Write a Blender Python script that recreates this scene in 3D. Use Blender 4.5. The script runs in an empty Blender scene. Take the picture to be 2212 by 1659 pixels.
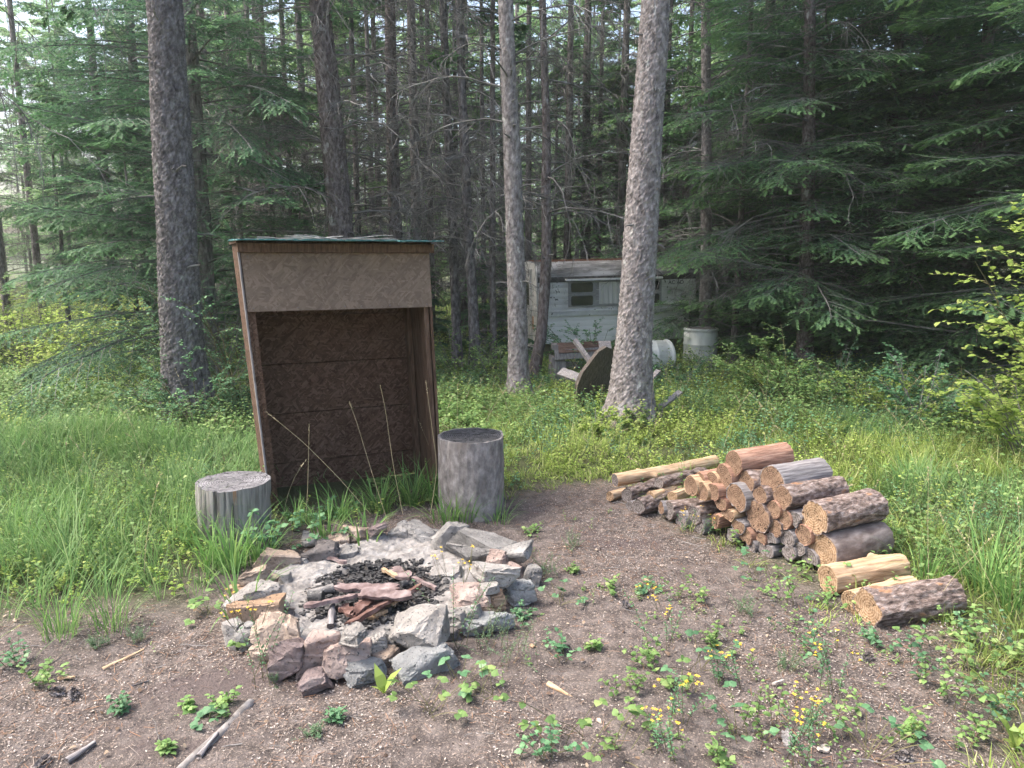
import bpy, bmesh, math, random
import numpy as np
from mathutils import Vector, Matrix, Euler
R = math.radians
S = bpy.context.scene
COL = S.collection

# ------------------------------------------------------------------ camera, sky, sun, exposure
CAMZ, PITCH, F, CX, CY = 1.7, R(9.5), 1622.0, 1106.0, 829.5
cd = bpy.data.cameras.new("camera"); cam = bpy.data.objects.new("camera", cd); COL.objects.link(cam)
cam.location = (0, 0, CAMZ); cam.rotation_euler = (R(90) - PITCH, 0, 0)
cd.sensor_width = 36; cd.lens = 36 * F / 2212.0; cd.clip_start = 0.05; cd.clip_end = 1500
S.camera = cam
SUN_AZ, SUN_EL = R(-88), R(57)          # azimuth clockwise from +Y
W = bpy.data.worlds.new("World"); S.world = W; W.use_nodes = True
wn = W.node_tree; bg = wn.nodes["Background"]
sky = wn.nodes.new("ShaderNodeTexSky"); sky.sky_type = 'NISHITA'; sky.sun_disc = False
sky.sun_elevation = SUN_EL; sky.sun_rotation = SUN_AZ; sky.air_density = 1.0; sky.dust_density = 6.0; sky.ozone_density = 1.0
wn.links.new(sky.outputs[0], bg.inputs[0]); bg.inputs[1].default_value = 0.15
sd = bpy.data.lights.new("sun", 'SUN'); so = bpy.data.objects.new("sun", sd); COL.objects.link(so)
sd.energy = 1.7; sd.angle = R(18); sd.color = (1.0, 0.96, 0.9)
sv = Vector((math.sin(SUN_AZ) * math.cos(SUN_EL), math.cos(SUN_AZ) * math.cos(SUN_EL), math.sin(SUN_EL)))
so.rotation_euler = sv.to_track_quat('Z', 'Y').to_euler(); so.location = sv * 40
S.view_settings.view_transform = 'Standard'; S.view_settings.look = 'None'; S.view_settings.gamma = 1
S.view_settings.exposure = 1.75
S.render.engine = 'CYCLES'
cy = S.cycles
cy.max_bounces = 6; cy.diffuse_bounces = 4; cy.glossy_bounces = 2; cy.transmission_bounces = 4; cy.transparent_max_bounces = 4
cy.use_denoising = True; cy.caustics_reflective = False; cy.caustics_refractive = False
cy.use_adaptive_sampling = True; cy.adaptive_threshold = 0.02; cy.sample_clamp_indirect = 6

# ------------------------------------------------------------------ noise and measuring helpers
def _h(ix, iy, iz, s):
    n = (ix.astype(np.int64) * 73856093) ^ (iy.astype(np.int64) * 19349663) ^ (iz.astype(np.int64) * 83492791) ^ (s * 2654435761)
    n = (n ^ (n >> 13)) * 1274126177 & 0xffffffff
    n = (n ^ (n >> 16)) * 2246822519 & 0xffffffff
    return ((n ^ (n >> 15)) & 0xffffff) / 16777215.0
def noise(x, y, z=0.0, s=1):
    x, y, z = np.broadcast_arrays(np.asarray(x, float), np.asarray(y, float), np.asarray(z, float))
    ix, iy, iz = np.floor(x), np.floor(y), np.floor(z)
    fx, fy, fz = x - ix, y - iy, z - iz
    fx, fy, fz = [f * f * (3 - 2 * f) for f in (fx, fy, fz)]
    r = 0
    for a in (0, 1):
        for b in (0, 1):
            for c in (0, 1):
                r = r + _h(ix + a, iy + b, iz + c, s) * (fx if a else 1 - fx) * (fy if b else 1 - fy) * (fz if c else 1 - fz)
    return r
def fbm(x, y, z=0.0, s=1, o=4):
    r, a, t = 0, .5, 0
    for k in range(o):
        q = 2.0 ** k
        r = r + a * noise(np.asarray(x) * q, np.asarray(y) * q, np.asarray(z) * q, s + k); t += a; a *= .5
    return r / t
def sstep(a, b, x):
    t = np.clip((np.asarray(x, float) - a) / (b - a), 0, 1); return t * t * (3 - 2 * t)
def hgt(x, y):
    x, y = np.asarray(x, float), np.asarray(y, float)
    r = np.hypot(x, y - 4)
    return (-.25 * sstep(8.3, 12.5, y) + (fbm(x * .5, y * .5, 0, 5, 3) - .5) * .22 * sstep(5, 10, r)
            + (fbm(x * 1.7, y * 1.7, 0, 9, 3) - .5) * .05)
cp, sp = math.cos(PITCH), math.sin(PITCH)
def ray(px, py):
    a, b = (px - CX) / F, (CY - py) / F
    return Vector((a, cp + b * sp, -sp + b * cp))
EYE = Vector((0, 0, CAMZ))
def at(px, py, Y):
    d = ray(px, py); return EYE + d * (Y / d.y)
def G(px, py, z=0.0):
    d = ray(px, py); return EYE + d * ((z - CAMZ) / d.z)
def GT(px, py):
    z = 0.0
    for _ in range(12):
        p = G(px, py, z); z = float(hgt(p.x, p.y))
    p.z = z; return p
def Z1(u, v): return ((550 + u / 2.011) / 1.3562, (1450 + v / 2.011) / 1.3562)
def Z2(u, v): return ((1700 + u / 1.9235) / 1.3562, (1250 + v / 1.9235) / 1.3562)
def Z3(u, v): return ((1400 + u / 2.765) / 1.3562, (700 + v / 2.765) / 1.3562)

# ------------------------------------------------------------------ mesh helpers
def mesh_np(name, V, T, mats, mi=None, smooth=False, attr=None):
    me = bpy.data.meshes.new(name)
    V = np.ascontiguousarray(V, dtype=np.float32).reshape(-1, 3); T = np.ascontiguousarray(T, dtype=np.int32).reshape(-1, 3)
    me.vertices.add(len(V)); me.vertices.foreach_set('co', V.ravel())
    me.loops.add(len(T) * 3); me.loops.foreach_set('vertex_index', T.ravel())
    me.polygons.add(len(T)); me.polygons.foreach_set('loop_start', np.arange(0, len(T) * 3, 3, dtype=np.int32))
    if mi is not None: me.polygons.foreach_set('material_index', np.asarray(mi, dtype=np.int32))
    me.polygons.foreach_set('use_smooth', np.full(len(T), bool(smooth)))
    for m in (mats if isinstance(mats, (list, tuple)) else [mats]): me.materials.append(m)
    if attr is not None:
        a = me.attributes.new('tip', 'FLOAT', 'POINT'); a.data.foreach_set('value', np.asarray(attr, dtype=np.float32))
    me.update(calc_edges=True)
    return me
class MB:
    def __init__(s): s.V, s.T, s.M, s.A, s.n = [], [], [], [], 0
    def add(s, V, T, m=0, a=0.0):
        V = np.asarray(V, dtype=np.float32).reshape(-1, 3); T = np.asarray(T, dtype=np.int64).reshape(-1, 3)
        s.V.append(V); s.T.append(T + s.n); s.M.append(np.full(len(T), m)); s.A.append(np.broadcast_to(np.asarray(a, dtype=np.float32), (len(V),))); s.n += len(V)
        return s
    def mesh(s, name, mats, smooth=False, attr=False):
        return mesh_np(name, np.concatenate(s.V), np.concatenate(s.T), mats, np.concatenate(s.M), smooth, np.concatenate(s.A) if attr else None)
def link(name, me, parent=None, loc=None):
    o = bpy.data.objects.new(name, me); COL.objects.link(o)
    if parent is not None: o.parent = parent
    if loc is not None: o.location = loc
    return o
def tag(o, label=None, cat=None, group=None, kind=None):
    if label: o['label'] = label
    if cat: o['category'] = cat
    if group: o['group'] = group
    if kind: o['kind'] = kind
    return o
def thing(name, label, cat, loc=(0, 0, 0), group=None, rz=0):
    o = bpy.data.objects.new(name, None); COL.objects.link(o); o.location = loc; o.rotation_euler = (0, 0, rz)
    return tag(o, label, cat, group)
def nrm(a): return a / np.maximum(np.linalg.norm(a, axis=-1, keepdims=True), 1e-9)
def tubes(P, Rd, ns=3):
    """P (M,n,3), Rd (M,n) -> V,T"""
    P = np.asarray(P, float); M, n = P.shape[:2]; Rd = np.broadcast_to(np.asarray(Rd, float), (M, n))
    t = nrm(np.gradient(P, axis=1)); ref = np.zeros_like(t); ref[..., 2] = 1
    bad = np.abs(t[..., 2]).mean(1) > .9; ref[bad] = (1, 0, 0)
    a = nrm(np.cross(t, ref)); b = np.cross(t, a)
    th = np.arange(ns) * 2 * math.pi / ns
    V = P[:, :, None] + Rd[:, :, None, None] * (a[:, :, None] * np.cos(th)[None, None, :, None] + b[:, :, None] * np.sin(th)[None, None, :, None])
    i = np.arange(n - 1)[:, None] * ns; j = np.arange(ns)[None, :]; k = (j + 1) % ns
    q = np.stack([i + j, i + k, i + ns + k, i + ns + j], -1).reshape(-1, 4)
    T = np.concatenate([q[:, [0, 2, 1]], q[:, [0, 3, 2]]])
    T = (T[None] + (np.arange(M) * n * ns)[:, None, None]).reshape(-1, 3)
    return V.reshape(-1, 3), T
def grid_tris(nr, nc, wrap=False):
    i = np.arange(nr - 1)[:, None]; j = np.arange(nc if wrap else nc - 1)[None, :]; k = (j + 1) % nc
    a, b, c, d = i * nc + j, i * nc + k, (i + 1) * nc + k, (i + 1) * nc + j
    q = np.stack([a + 0 * k, b, c, d], -1).reshape(-1, 4)
    return np.concatenate([q[:, [0, 1, 2]], q[:, [0, 2, 3]]])
def box(mb, lo, hi, m=0, M=None, bev=0.0):
    x0, y0, z0 = lo; x1, y1, z1 = hi
    V = np.array([(x, y, z) for z in (z0, z1) for y in (y0, y1) for x in (x0, x1)], float)
    T = [(0, 3, 1), (0, 2, 3), (4, 5, 7), (4, 7, 6), (0, 1, 5), (0, 5, 4), (2, 6, 7), (2, 7, 3), (0, 4, 6), (0, 6, 2), (1, 3, 7), (1, 7, 5)]
    if M is not None: V = V @ np.array(M.to_3x3()).T + np.array(M.translation)
    mb.add(V, T, m)
def plank(mb, p0, p1, w, t, up=(0, 0, 1), m=0, n=14, k=5, s=1, rag=.25, rough=.004):
    """a rough board from p0 to p1, width w, thickness t"""
    p0, p1 = np.array(p0, float), np.array(p1, float); d = p1 - p0; L = np.linalg.norm(d); d = d / L
    up = np.array(up, float); sd_ = nrm(np.cross(d, up)); n_ = np.cross(sd_, d)
    u = np.linspace(0, 1, n)[:, None]; prof = []
    for q in np.linspace(-.5, .5, k): prof.append((q, .5))
    for q in np.linspace(.5, -.5, k): prof.append((q, -.5))
    prof = np.array(prof); c = len(prof)
    e = 1 - rag * noise(u * 7, np.sign(prof[:, 0])[None] * 3 + 5, 0, s)
    e = e * np.where((u < .001) | (u > .999), 1 - rag * .6, 1)
    off = p0 + d * (u[..., None] * L) + 0 * e[..., None]
    jl = (noise(prof[:, 0][None] * 9, u * 0 + (u > .5) * 7, 0, s + 3) - .5) * rag * w * 1.2 * (np.abs(u - .5) * 2) ** 6
    V = off + sd_ * (prof[:, 0][None] * w * e)[..., None] + n_ * (prof[:, 1][None] * t)[..., None] + d * jl[..., None]
    V = V + (np.stack([noise(V[..., 0] * 40, V[..., 1] * 40, V[..., 2] * 40, s + q) for q in range(3)], -1) - .5) * 2 * rough
    T = grid_tris(n, c, True); T = np.concatenate([T])
    V = V.reshape(-1, 3); caps = []
    for row, fl in ((0, 0), (n - 1, 1)):
        b = row * c
        for q in range(k - 1):
            i, j, i2, j2 = b + q, b + q + 1, b + c - 1 - q, b + c - 2 - q
            caps += [(i, j, j2), (i, j2, i2)] if not fl else [(i, j2, j), (i, i2, j2)]
    mb.add(V, np.concatenate([T, np.array(caps)]), m)

# ------------------------------------------------------------------ materials
def N(nt, t, **k):
    n = nt.nodes.new(t)
    for a, v in k.items():
        if a.startswith('i_'):
            key = a[2:].replace('_', ' '); n.inputs[int(key) if key.isdigit() else key].default_value = v
        else: setattr(n, a, v)
    return n
def ramp(nt, stops):
    r = nt.nodes.new('ShaderNodeValToRGB'); e = r.color_ramp.elements
    while len(e) > 1: e.remove(e[-1])
    e[0].position = stops[0][0]; e[0].color = (*stops[0][1], 1)
    for p, c in stops[1:]: q = e.new(p); q.color = (*c, 1)
    return r
def pm(name, stops, scale=8, st=(1, 1, 1), rough=.85, bump=.5, bscale=None, bdist=.01, detail=8, dist=.0, spots=None, spec=.25, rnd=0.0, metal=0.0, coord='Object'):
    m = bpy.data.materials.new(name); m.use_nodes = True; nt = m.node_tree; b = nt.nodes['Principled BSDF']
    tc = N(nt, 'ShaderNodeTexCoord'); mp = N(nt, 'ShaderNodeMapping'); mp.inputs['Scale'].default_value = st
    nt.links.new(tc.outputs[coord], mp.inputs[0])
    n = N(nt, 'ShaderNodeTexNoise', i_Scale=scale, i_Detail=detail, i_Roughness=.62, i_Distortion=dist)
    nt.links.new(mp.outputs[0], n.inputs['Vector']); r = ramp(nt, stops); nt.links.new(n.outputs[0], r.inputs[0]); out = r.outputs[0]
    if spots:     # (scale, threshold, colour, stretch)
        for sc_, th, c_ in spots:
            n2 = N(nt, 'ShaderNodeTexNoise', i_Scale=sc_, i_Detail=5.0, i_Roughness=.6); nt.links.new(mp.outputs[0], n2.inputs['Vector'])
            mr = N(nt, 'ShaderNodeMapRange'); mr.inputs[1].default_value = th; mr.inputs[2].default_value = th + .06
            nt.links.new(n2.outputs[0], mr.inputs[0]); mx = N(nt, 'ShaderNodeMix', data_type='RGBA')
            nt.links.new(mr.outputs[0], mx.inputs[0]); nt.links.new(out, mx.inputs[6]); mx.inputs[7].default_value = (*c_, 1); out = mx.outputs[2]
    if rnd:
        oi = N(nt, 'ShaderNodeObjectInfo'); mr = N(nt, 'ShaderNodeMapRange'); mr.inputs[3].default_value = 1 - rnd; mr.inputs[4].default_value = 1 + rnd
        nt.links.new(oi.outputs['Random'], mr.inputs[0]); hs = N(nt, 'ShaderNodeHueSaturation'); nt.links.new(mr.outputs[0], hs.inputs['Value']); nt.links.new(out, hs.inputs['Color']); out = hs.outputs[0]
    nt.links.new(out, b.inputs['Base Color']); b.inputs['Roughness'].default_value = rough
    b.inputs['Specular IOR Level'].default_value = spec; b.inputs['Metallic'].default_value = metal
    if bump:
        nb = N(nt, 'ShaderNodeTexNoise', i_Scale=bscale or scale * 2, i_Detail=6.0, i_Roughness=.65, i_Distortion=dist); nt.links.new(mp.outputs[0], nb.inputs['Vector'])
        bp = N(nt, 'ShaderNodeBump', i_Strength=bump, i_Distance=bdist); nt.links.new(nb.outputs[0], bp.inputs['Height']); nt.links.new(bp.outputs[0], b.inputs['Normal'])
    return m
def leafmat(name, c0, c1, c2=None, trans=.4, nscale=.6, tipc=None, rough=.55):
    """foliage: colour varies leaf by leaf and in broad patches; tipc mixes in by the 'tip' attribute (young growth)"""
    m = bpy.data.materials.new(name); m.use_nodes = True; nt = m.node_tree; nt.nodes.clear(); L = nt.links.new
    out = N(nt, 'ShaderNodeOutputMaterial'); geo = N(nt, 'ShaderNodeNewGeometry'); tc = N(nt, 'ShaderNodeTexCoord')
    r = ramp(nt, [(0, c0), (.75, c1), (1, c2 or c1)])
    L(geo.outputs['Random Per Island'], r.inputs[0]); col = r.outputs[0]
    n = N(nt, 'ShaderNodeTexNoise', i_Scale=nscale, i_Detail=3.0); L(geo.outputs['Position'], n.inputs['Vector'])
    mr = N(nt, 'ShaderNodeMapRange'); mr.inputs[1].default_value = .3; mr.inputs[2].default_value = .7; mr.inputs[3].default_value = .72; mr.inputs[4].default_value = 1.3
    L(n.outputs[0], mr.inputs[0]); hs = N(nt, 'ShaderNodeHueSaturation'); L(mr.outputs[0], hs.inputs['Value']); L(col, hs.inputs['Color']); col = hs.outputs[0]
    if tipc:
        at_ = N(nt, 'ShaderNodeAttribute', attribute_name='tip'); mx = N(nt, 'ShaderNodeMix', data_type='RGBA')
        L(at_.outputs['Fac'], mx.inputs[0]); L(col, mx.inputs[6]); mx.inputs[7].default_value = (*tipc, 1); col = mx.outputs[2]
    p = N(nt, 'ShaderNodeBsdfPrincipled', i_Roughness=rough); p.inputs['Specular IOR Level'].default_value = .3
    t = N(nt, 'ShaderNodeBsdfTranslucent'); mix = N(nt, 'ShaderNodeMixShader'); mix.inputs[0].default_value = trans
    L(col, p.inputs['Base Color']); L(col, t.inputs[0]); L(p.outputs[0], mix.inputs[1]); L(t.outputs[0], mix.inputs[2]); L(mix.outputs[0], out.inputs[0])
    return m
def endmat(name, c0, c1, cd_=(.05, .03, .02), sc_=20):
    """sawn end: growth rings, fibre speckle, radial drying cracks"""
    m = bpy.data.materials.new(name); m.use_nodes = True; nt = m.node_tree; b = nt.nodes['Principled BSDF']; L = nt.links.new
    tc = N(nt, 'ShaderNodeTexCoord'); oi = N(nt, 'ShaderNodeObjectInfo')
    w = N(nt, 'ShaderNodeTexWave', wave_type='RINGS', rings_direction='Z', i_Scale=float(sc_), i_Distortion=1.6, i_Detail=3.0)
    w.inputs['Detail Scale'].default_value = 1.5; L(tc.outputs['Object'], w.inputs['Vector'])
    n = N(nt, 'ShaderNodeTexNoise', i_Scale=45.0, i_Detail=8.0, i_Roughness=.75); L(tc.outputs['Object'], n.inputs['Vector'])
    n2 = N(nt, 'ShaderNodeTexNoise', i_Scale=7.0, i_Detail=3.0); L(tc.outputs['Object'], n2.inputs['Vector'])
    md = N(nt, 'ShaderNodeMix', data_type='FLOAT'); md.inputs[0].default_value = .86; L(w.outputs['Fac'], md.inputs[2]); L(n.outputs[0], md.inputs[3])
    r = ramp(nt, [(.25, cd_), (.42, c0), (.62, c1)]); L(md.outputs[0], r.inputs[0])
    sx = N(nt, 'ShaderNodeSeparateXYZ'); L(tc.outputs['Object'], sx.inputs[0]); an = N(nt, 'ShaderNodeMath', operation='ARCTAN2'); L(sx.outputs[0], an.inputs[0]); L(sx.outputs[1], an.inputs[1])
    cb = N(nt, 'ShaderNodeCombineXYZ'); L(an.outputs[0], cb.inputs[0]); ml = N(nt, 'ShaderNodeMath', operation='MULTIPLY'); L(oi.outputs['Random'], ml.inputs[0]); ml.inputs[1].default_value = 50; L(ml.outputs[0], cb.inputs[2])
    ln = N(nt, 'ShaderNodeVectorMath', operation='LENGTH'); cx2 = N(nt, 'ShaderNodeCombineXYZ'); L(sx.outputs[0], cx2.inputs[0]); L(sx.outputs[1], cx2.inputs[1]); L(cx2.outputs[0], ln.inputs[0]); m3 = N(nt, 'ShaderNodeMath', operation='MULTIPLY'); L(ln.outputs['Value'], m3.inputs[0]); m3.inputs[1].default_value = 5; L(m3.outputs[0], cb.inputs[1])
    nr = N(nt, 'ShaderNodeTexNoise', i_Scale=2.2, i_Detail=2.0); L(cb.outputs[0], nr.inputs['Vector']); s5 = N(nt, 'ShaderNodeMath', operation='SUBTRACT'); L(nr.outputs[0], s5.inputs[0]); s5.inputs[1].default_value = .5
    ab = N(nt, 'ShaderNodeMath', operation='ABSOLUTE'); L(s5.outputs[0], ab.inputs[0]); mr = N(nt, 'ShaderNodeMapRange'); mr.inputs[1].default_value = .004; mr.inputs[2].default_value = .014; mr.inputs[3].default_value = 1; mr.inputs[4].default_value = 0; L(ab.outputs[0], mr.inputs[0])
    mx = N(nt, 'ShaderNodeMix', data_type='RGBA'); L(mr.outputs[0], mx.inputs[0]); L(r.outputs[0], mx.inputs[6]); mx.inputs[7].default_value = (*[q * .5 for q in cd_], 1)
    mv = N(nt, 'ShaderNodeMapRange'); mv.inputs[1].default_value = .3; mv.inputs[2].default_value = .7; mv.inputs[3].default_value = .62; mv.inputs[4].default_value = 1.2; L(n2.outputs[0], mv.inputs[0]); hs = N(nt, 'ShaderNodeHueSaturation'); L(mv.outputs[0], hs.inputs['Value']); L(mx.outputs[2], hs.inputs['Color'])
    L(hs.outputs[0], b.inputs['Base Color']); b.inputs['Roughness'].default_value = .9; b.inputs['Specular IOR Level'].default_value = .15
    sb = N(nt, 'ShaderNodeMath', operation='SUBTRACT'); L(md.outputs[0], sb.inputs[0]); L(mr.outputs[0], sb.inputs[1]); bp = N(nt, 'ShaderNodeBump', i_Strength=.8, i_Distance=.006); L(sb.outputs[0], bp.inputs['Height']); L(bp.outputs[0], b.inputs['Normal'])
    return m
BARK = pm('bark_grey_brown', [(.3, (.035, .027, .025)), (.48, (.13, .105, .1)), (.7, (.27, .235, .235))], 26, (1, 1, .45), bump=1, bscale=40, bdist=.016, spots=[(9, .62, (.33, .32, .31)), (2.2, .66, (.2, .21, .15))])
BARKD = pm('bark_dark', [(.3, (.045, .039, .039)), (.5, (.14, .125, .125)), (.72, (.3, .28, .285))], 24, (1, 1, .45), bump=.9, bscale=40, bdist=.012, spots=[(8, .64, (.24, .24, .22)), (2.5, .66, (.085, .065, .055))])
BARKL = pm('bark_light_grey', [(.3, (.07, .06, .057)), (.5, (.22, .195, .19)), (.75, (.42, .39, .385))], 24, (1, 1, .5), bump=.9, bscale=36, bdist=.01, spots=[(7, .62, (.46, .45, .43)), (3, .63, (.16, .135, .125))])
BARKF = pm('bark_forest', [(.3, (.05, .042, .04)), (.5, (.15, .13, .125)), (.72, (.32, .29, .285))], 20, (1, 1, .4), bump=.6, bscale=30, rnd=.25, spots=[(5, .62, (.22, .24, .2))])
TWIG = pm('twig_dead', [(.35, (.085, .08, .077)), (.55, (.2, .19, .183)), (.7, (.38, .365, .35))], 3, bump=0)
NEED = leafmat('needles_spruce', (.04, .095, .06), (.08, .175, .1), (.12, .24, .12), trans=.42, tipc=(.16, .3, .13))
NEEDF = leafmat('needles_fir_dark', (.06, .13, .075), (.11, .22, .115), (.15, .29, .14), trans=.45, tipc=(.25, .42, .16))
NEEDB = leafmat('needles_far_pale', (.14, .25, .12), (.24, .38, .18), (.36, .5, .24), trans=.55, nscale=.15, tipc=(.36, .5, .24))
GRASS = leafmat('grass_blades', (.17, .25, .055), (.34, .44, .11), (.56, .56, .27), trans=.45, nscale=1.1)
GRASSC = leafmat('grass_cool', (.1, .2, .065), (.2, .34, .11), (.34, .44, .2), trans=.45, nscale=1.1)
GRASSW = leafmat('grass_wide', (.1, .21, .06), (.18, .33, .09), (.3, .43, .14), trans=.4)
LEAF = leafmat('leaf_green', (.12, .22, .07), (.23, .36, .12), (.38, .47, .18), trans=.45, nscale=.9)
LEAFD = leafmat('leaf_bluish', (.08, .19, .09), (.15, .3, .15), (.24, .4, .2), trans=.4)
LEAFY = leafmat('leaf_yellow_green', (.25, .37, .08), (.4, .51, .13), (.54, .59, .21), trans=.5, nscale=.7)
FEATH = leafmat('leaf_grey_green', (.09, .17, .09), (.16, .27, .14), trans=.35)
STEM = pm('stem', [(.3, (.09, .1, .04)), (.7, (.16, .13, .07))], 5, bump=0)
STRAW = pm('straw', [(.3, (.35, .29, .16)), (.7, (.5, .43, .28))], 5, bump=0)
YEL = pm('petal_yellow', [(.3, (.55, .33, .03)), (.7, (.72, .5, .06))], 30, bump=0, rough=.6)
WSTRIP = pm('wood_stripped', [(.25, (.1, .05, .035)), (.5, (.3, .17, .12)), (.75, (.47, .32, .24))], 14, (6, 6, .45), bump=.8, bscale=18, bdist=.006, rnd=.12)
WTAN = pm('wood_tan', [(.25, (.16, .09, .05)), (.5, (.42, .29, .18)), (.75, (.58, .46, .33))], 12, (6, 6, .45), bump=.7, bscale=18, bdist=.005, rnd=.1)
WGREY = pm('wood_weathered', [(.25, (.06, .055, .055)), (.5, (.2, .185, .185)), (.75, (.37, .35, .35))], 14, (8, 8, .35), bump=.8, bscale=20, bdist=.005, rnd=.12)
WBARK = pm('log_bark', [(.34, (.06, .042, .036)), (.5, (.2, .15, .13)), (.66, (.38, .32, .3))], 44, (1, 1, .5), bump=1, bscale=44, bdist=.03, rnd=.15, detail=12, spots=[(11, .6, (.3, .17, .1))])
WSMOOTH = pm('log_bark_smooth', [(.28, (.085, .064, .058)), (.5, (.18, .145, .13)), (.72, (.31, .265, .245))], 24, (1, 1, .5), bump=.6, bscale=30, bdist=.006)
EORANGE = endmat('cut_end_orange', (.26, .16, .09), (.45, .325, .215), (.09, .055, .035), 24)
EBROWN = endmat('cut_end_brown', (.17, .105, .07), (.31, .21, .145), (.04, .022, .015), 26)
EGREY = endmat('cut_end_grey', (.13, .11, .1), (.28, .25, .24), (.03, .026, .025))
ESTUMP = endmat('stump_top_grey', (.13, .125, .13), (.3, .29, .3), (.05, .048, .048), 22)
ECHAR = endmat('stump_top_charred', (.035, .035, .038), (.12, .12, .125), (.008, .008, .008), 22)
WSTUMP = pm('stump_side_grey', [(.3, (.1, .09, .083)), (.47, (.23, .215, .2)), (.7, (.38, .355, .335))], 12, (4, 4, .25), bump=.9, bscale=16, bdist=.005, spots=[(3, .63, (.3, .17, .09))])
WSTUMP2 = pm('stump_side_mottled', [(.3, (.11, .1, .094)), (.5, (.22, .2, .19)), (.7, (.36, .335, .32))], 24, (1, 1, .6), bump=.7, bscale=30, bdist=.005, spots=[(6, .62, (.15, .13, .12))])
def rockmat(name, a, b, c, fleck=(.05, .05, .05)):
    return pm('rock_' + name, [(.28, a), (.5, b), (.74, c)], 7, rough=.92, bump=1, bscale=50, bdist=.016, detail=11, rnd=.12, spots=[(70, .6, fleck), (9, .64, (.09, .085, .08)), (3.5, .6, tuple(x * .8 + .02 for x in b))])
RM = {'g': rockmat('grey', (.12, .115, .11), (.235, .225, .215), (.38, .365, .345)), 't': rockmat('tan', (.19, .14, .11), (.34, .265, .21), (.47, .39, .33)),
      'p': rockmat('pink', (.19, .135, .115), (.33, .255, .225), (.47, .385, .345)), 'm': rockmat('maroon', (.11, .085, .083), (.2, .155, .15), (.33, .28, .265)),
      'w': rockmat('white', (.17, .158, .147), (.3, .28, .26), (.44, .415, .39)), 'b': rockmat('blue_grey', (.12, .123, .125), (.225, .23, .23), (.36, .36, .355)),
      'd': rockmat('dark', (.06, .055, .055), (.14, .125, .12), (.27, .25, .24)), 'o': rockmat('orange', (.24, .15, .09), (.4, .27, .18), (.5, .38, .29))}

# ------------------------------------------------------------------ bare ground outline and ground sheet
DIRT = np.array([(G(a, b).x, G(a, b).y) for a, b in [(-900, 1460), (-200, 1385), (0, 1372), (150, 1350), (330, 1330), (430, 1325), (520, 1240), (600, 1165), (760, 1120), (960, 1095), (1090, 1092), (1180, 1062), (1320, 1052),
        (1450, 1150), (1600, 1215), (1750, 1290), (1880, 1350), (1960, 1372), (2010, 1450), (2090, 1560), (2150, 1700)]] + [(1.9, -3), (-9, -3), (-9, 2.9)])
def sdist(x, y):
    """signed distance to the bare earth: positive inside it"""
    x, y = np.asarray(x, float), np.asarray(y, float); d = np.full(x.shape, 1e9); ins = np.zeros(x.shape, bool)
    n = len(DIRT)
    for i in range(n):
        a, b = DIRT[i], DIRT[(i + 1) % n]; e = b - a
        t = np.clip(((x - a[0]) * e[0] + (y - a[1]) * e[1]) / (e @ e), 0, 1)
        d = np.minimum(d, np.hypot(x - a[0] - t * e[0], y - a[1] - t * e[1]))
        c = ((a[1] > y) != (b[1] > y)) & (x < (b[0] - a[0]) * (y - a[1]) / (b[1] - a[1] + 1e-12) + a[0]); ins ^= c
    return np.where(ins, d, -d)
def axis(parts):
    o = []
    for a, b, n in parts: o.append(np.linspace(a, b, n, endpoint=False))
    return np.concatenate(o + [[parts[-1][1]]])
gx = axis([(-400, -40, 14), (-40, -8, 40), (-8, -3.4, 60), (-3.4, 3.4, 300), (3.4, 8, 60), (8, 40, 40), (40, 400, 14)])
gy = axis([(-60, 1.8, 24), (1.8, 6.2, 240), (6.2, 16, 120), (16, 60, 50), (60, 700, 16)])
XX, YY = np.meshgrid(gx, gy); ZZ = hgt(XX, YY); sdg = sdist(XX, YY)
ZZ = ZZ + (fbm(XX * 9, YY * 9, 0, 21, 3) - .5) * .03 * sstep(-.3, .3, sdg)
gm = pm('forest_floor', [(.3, (.042, .034, .031)), (.47, (.105, .086, .079)), (.6, (.155, .129, .119)), (.78, (.25, .215, .198))], 11, bump=1, bscale=60, bdist=.02, detail=12,
        spots=[(95, .57, (.27, .215, .18)), (150, .63, (.4, .34, .29)), (1.3, .56, (.115, .09, .085)), (60, .64, (.04, .03, .027))])
gt = gm.node_tree; at_ = N(gt, 'ShaderNodeAttribute', attribute_name='tip'); mx = N(gt, 'ShaderNodeMix', data_type='RGBA'); bs = gt.nodes['Principled BSDF']
src = bs.inputs['Base Color'].links[0].from_socket; gt.links.new(at_.outputs['Fac'], mx.inputs[0]); gt.links.new(src, mx.inputs[6]); mx.inputs[7].default_value = (.07, .085, .03, 1); gt.links.new(mx.outputs[2], bs.inputs['Base Color'])
V = np.stack([XX, YY, ZZ], -1).reshape(-1, 3); T = grid_tris(*XX.shape)
ground = link('ground', mesh_np('ground', V, T, gm, None, True, (.85 * sstep(.1, -.5, sdg)).ravel())); tag(ground, kind='structure')

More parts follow.
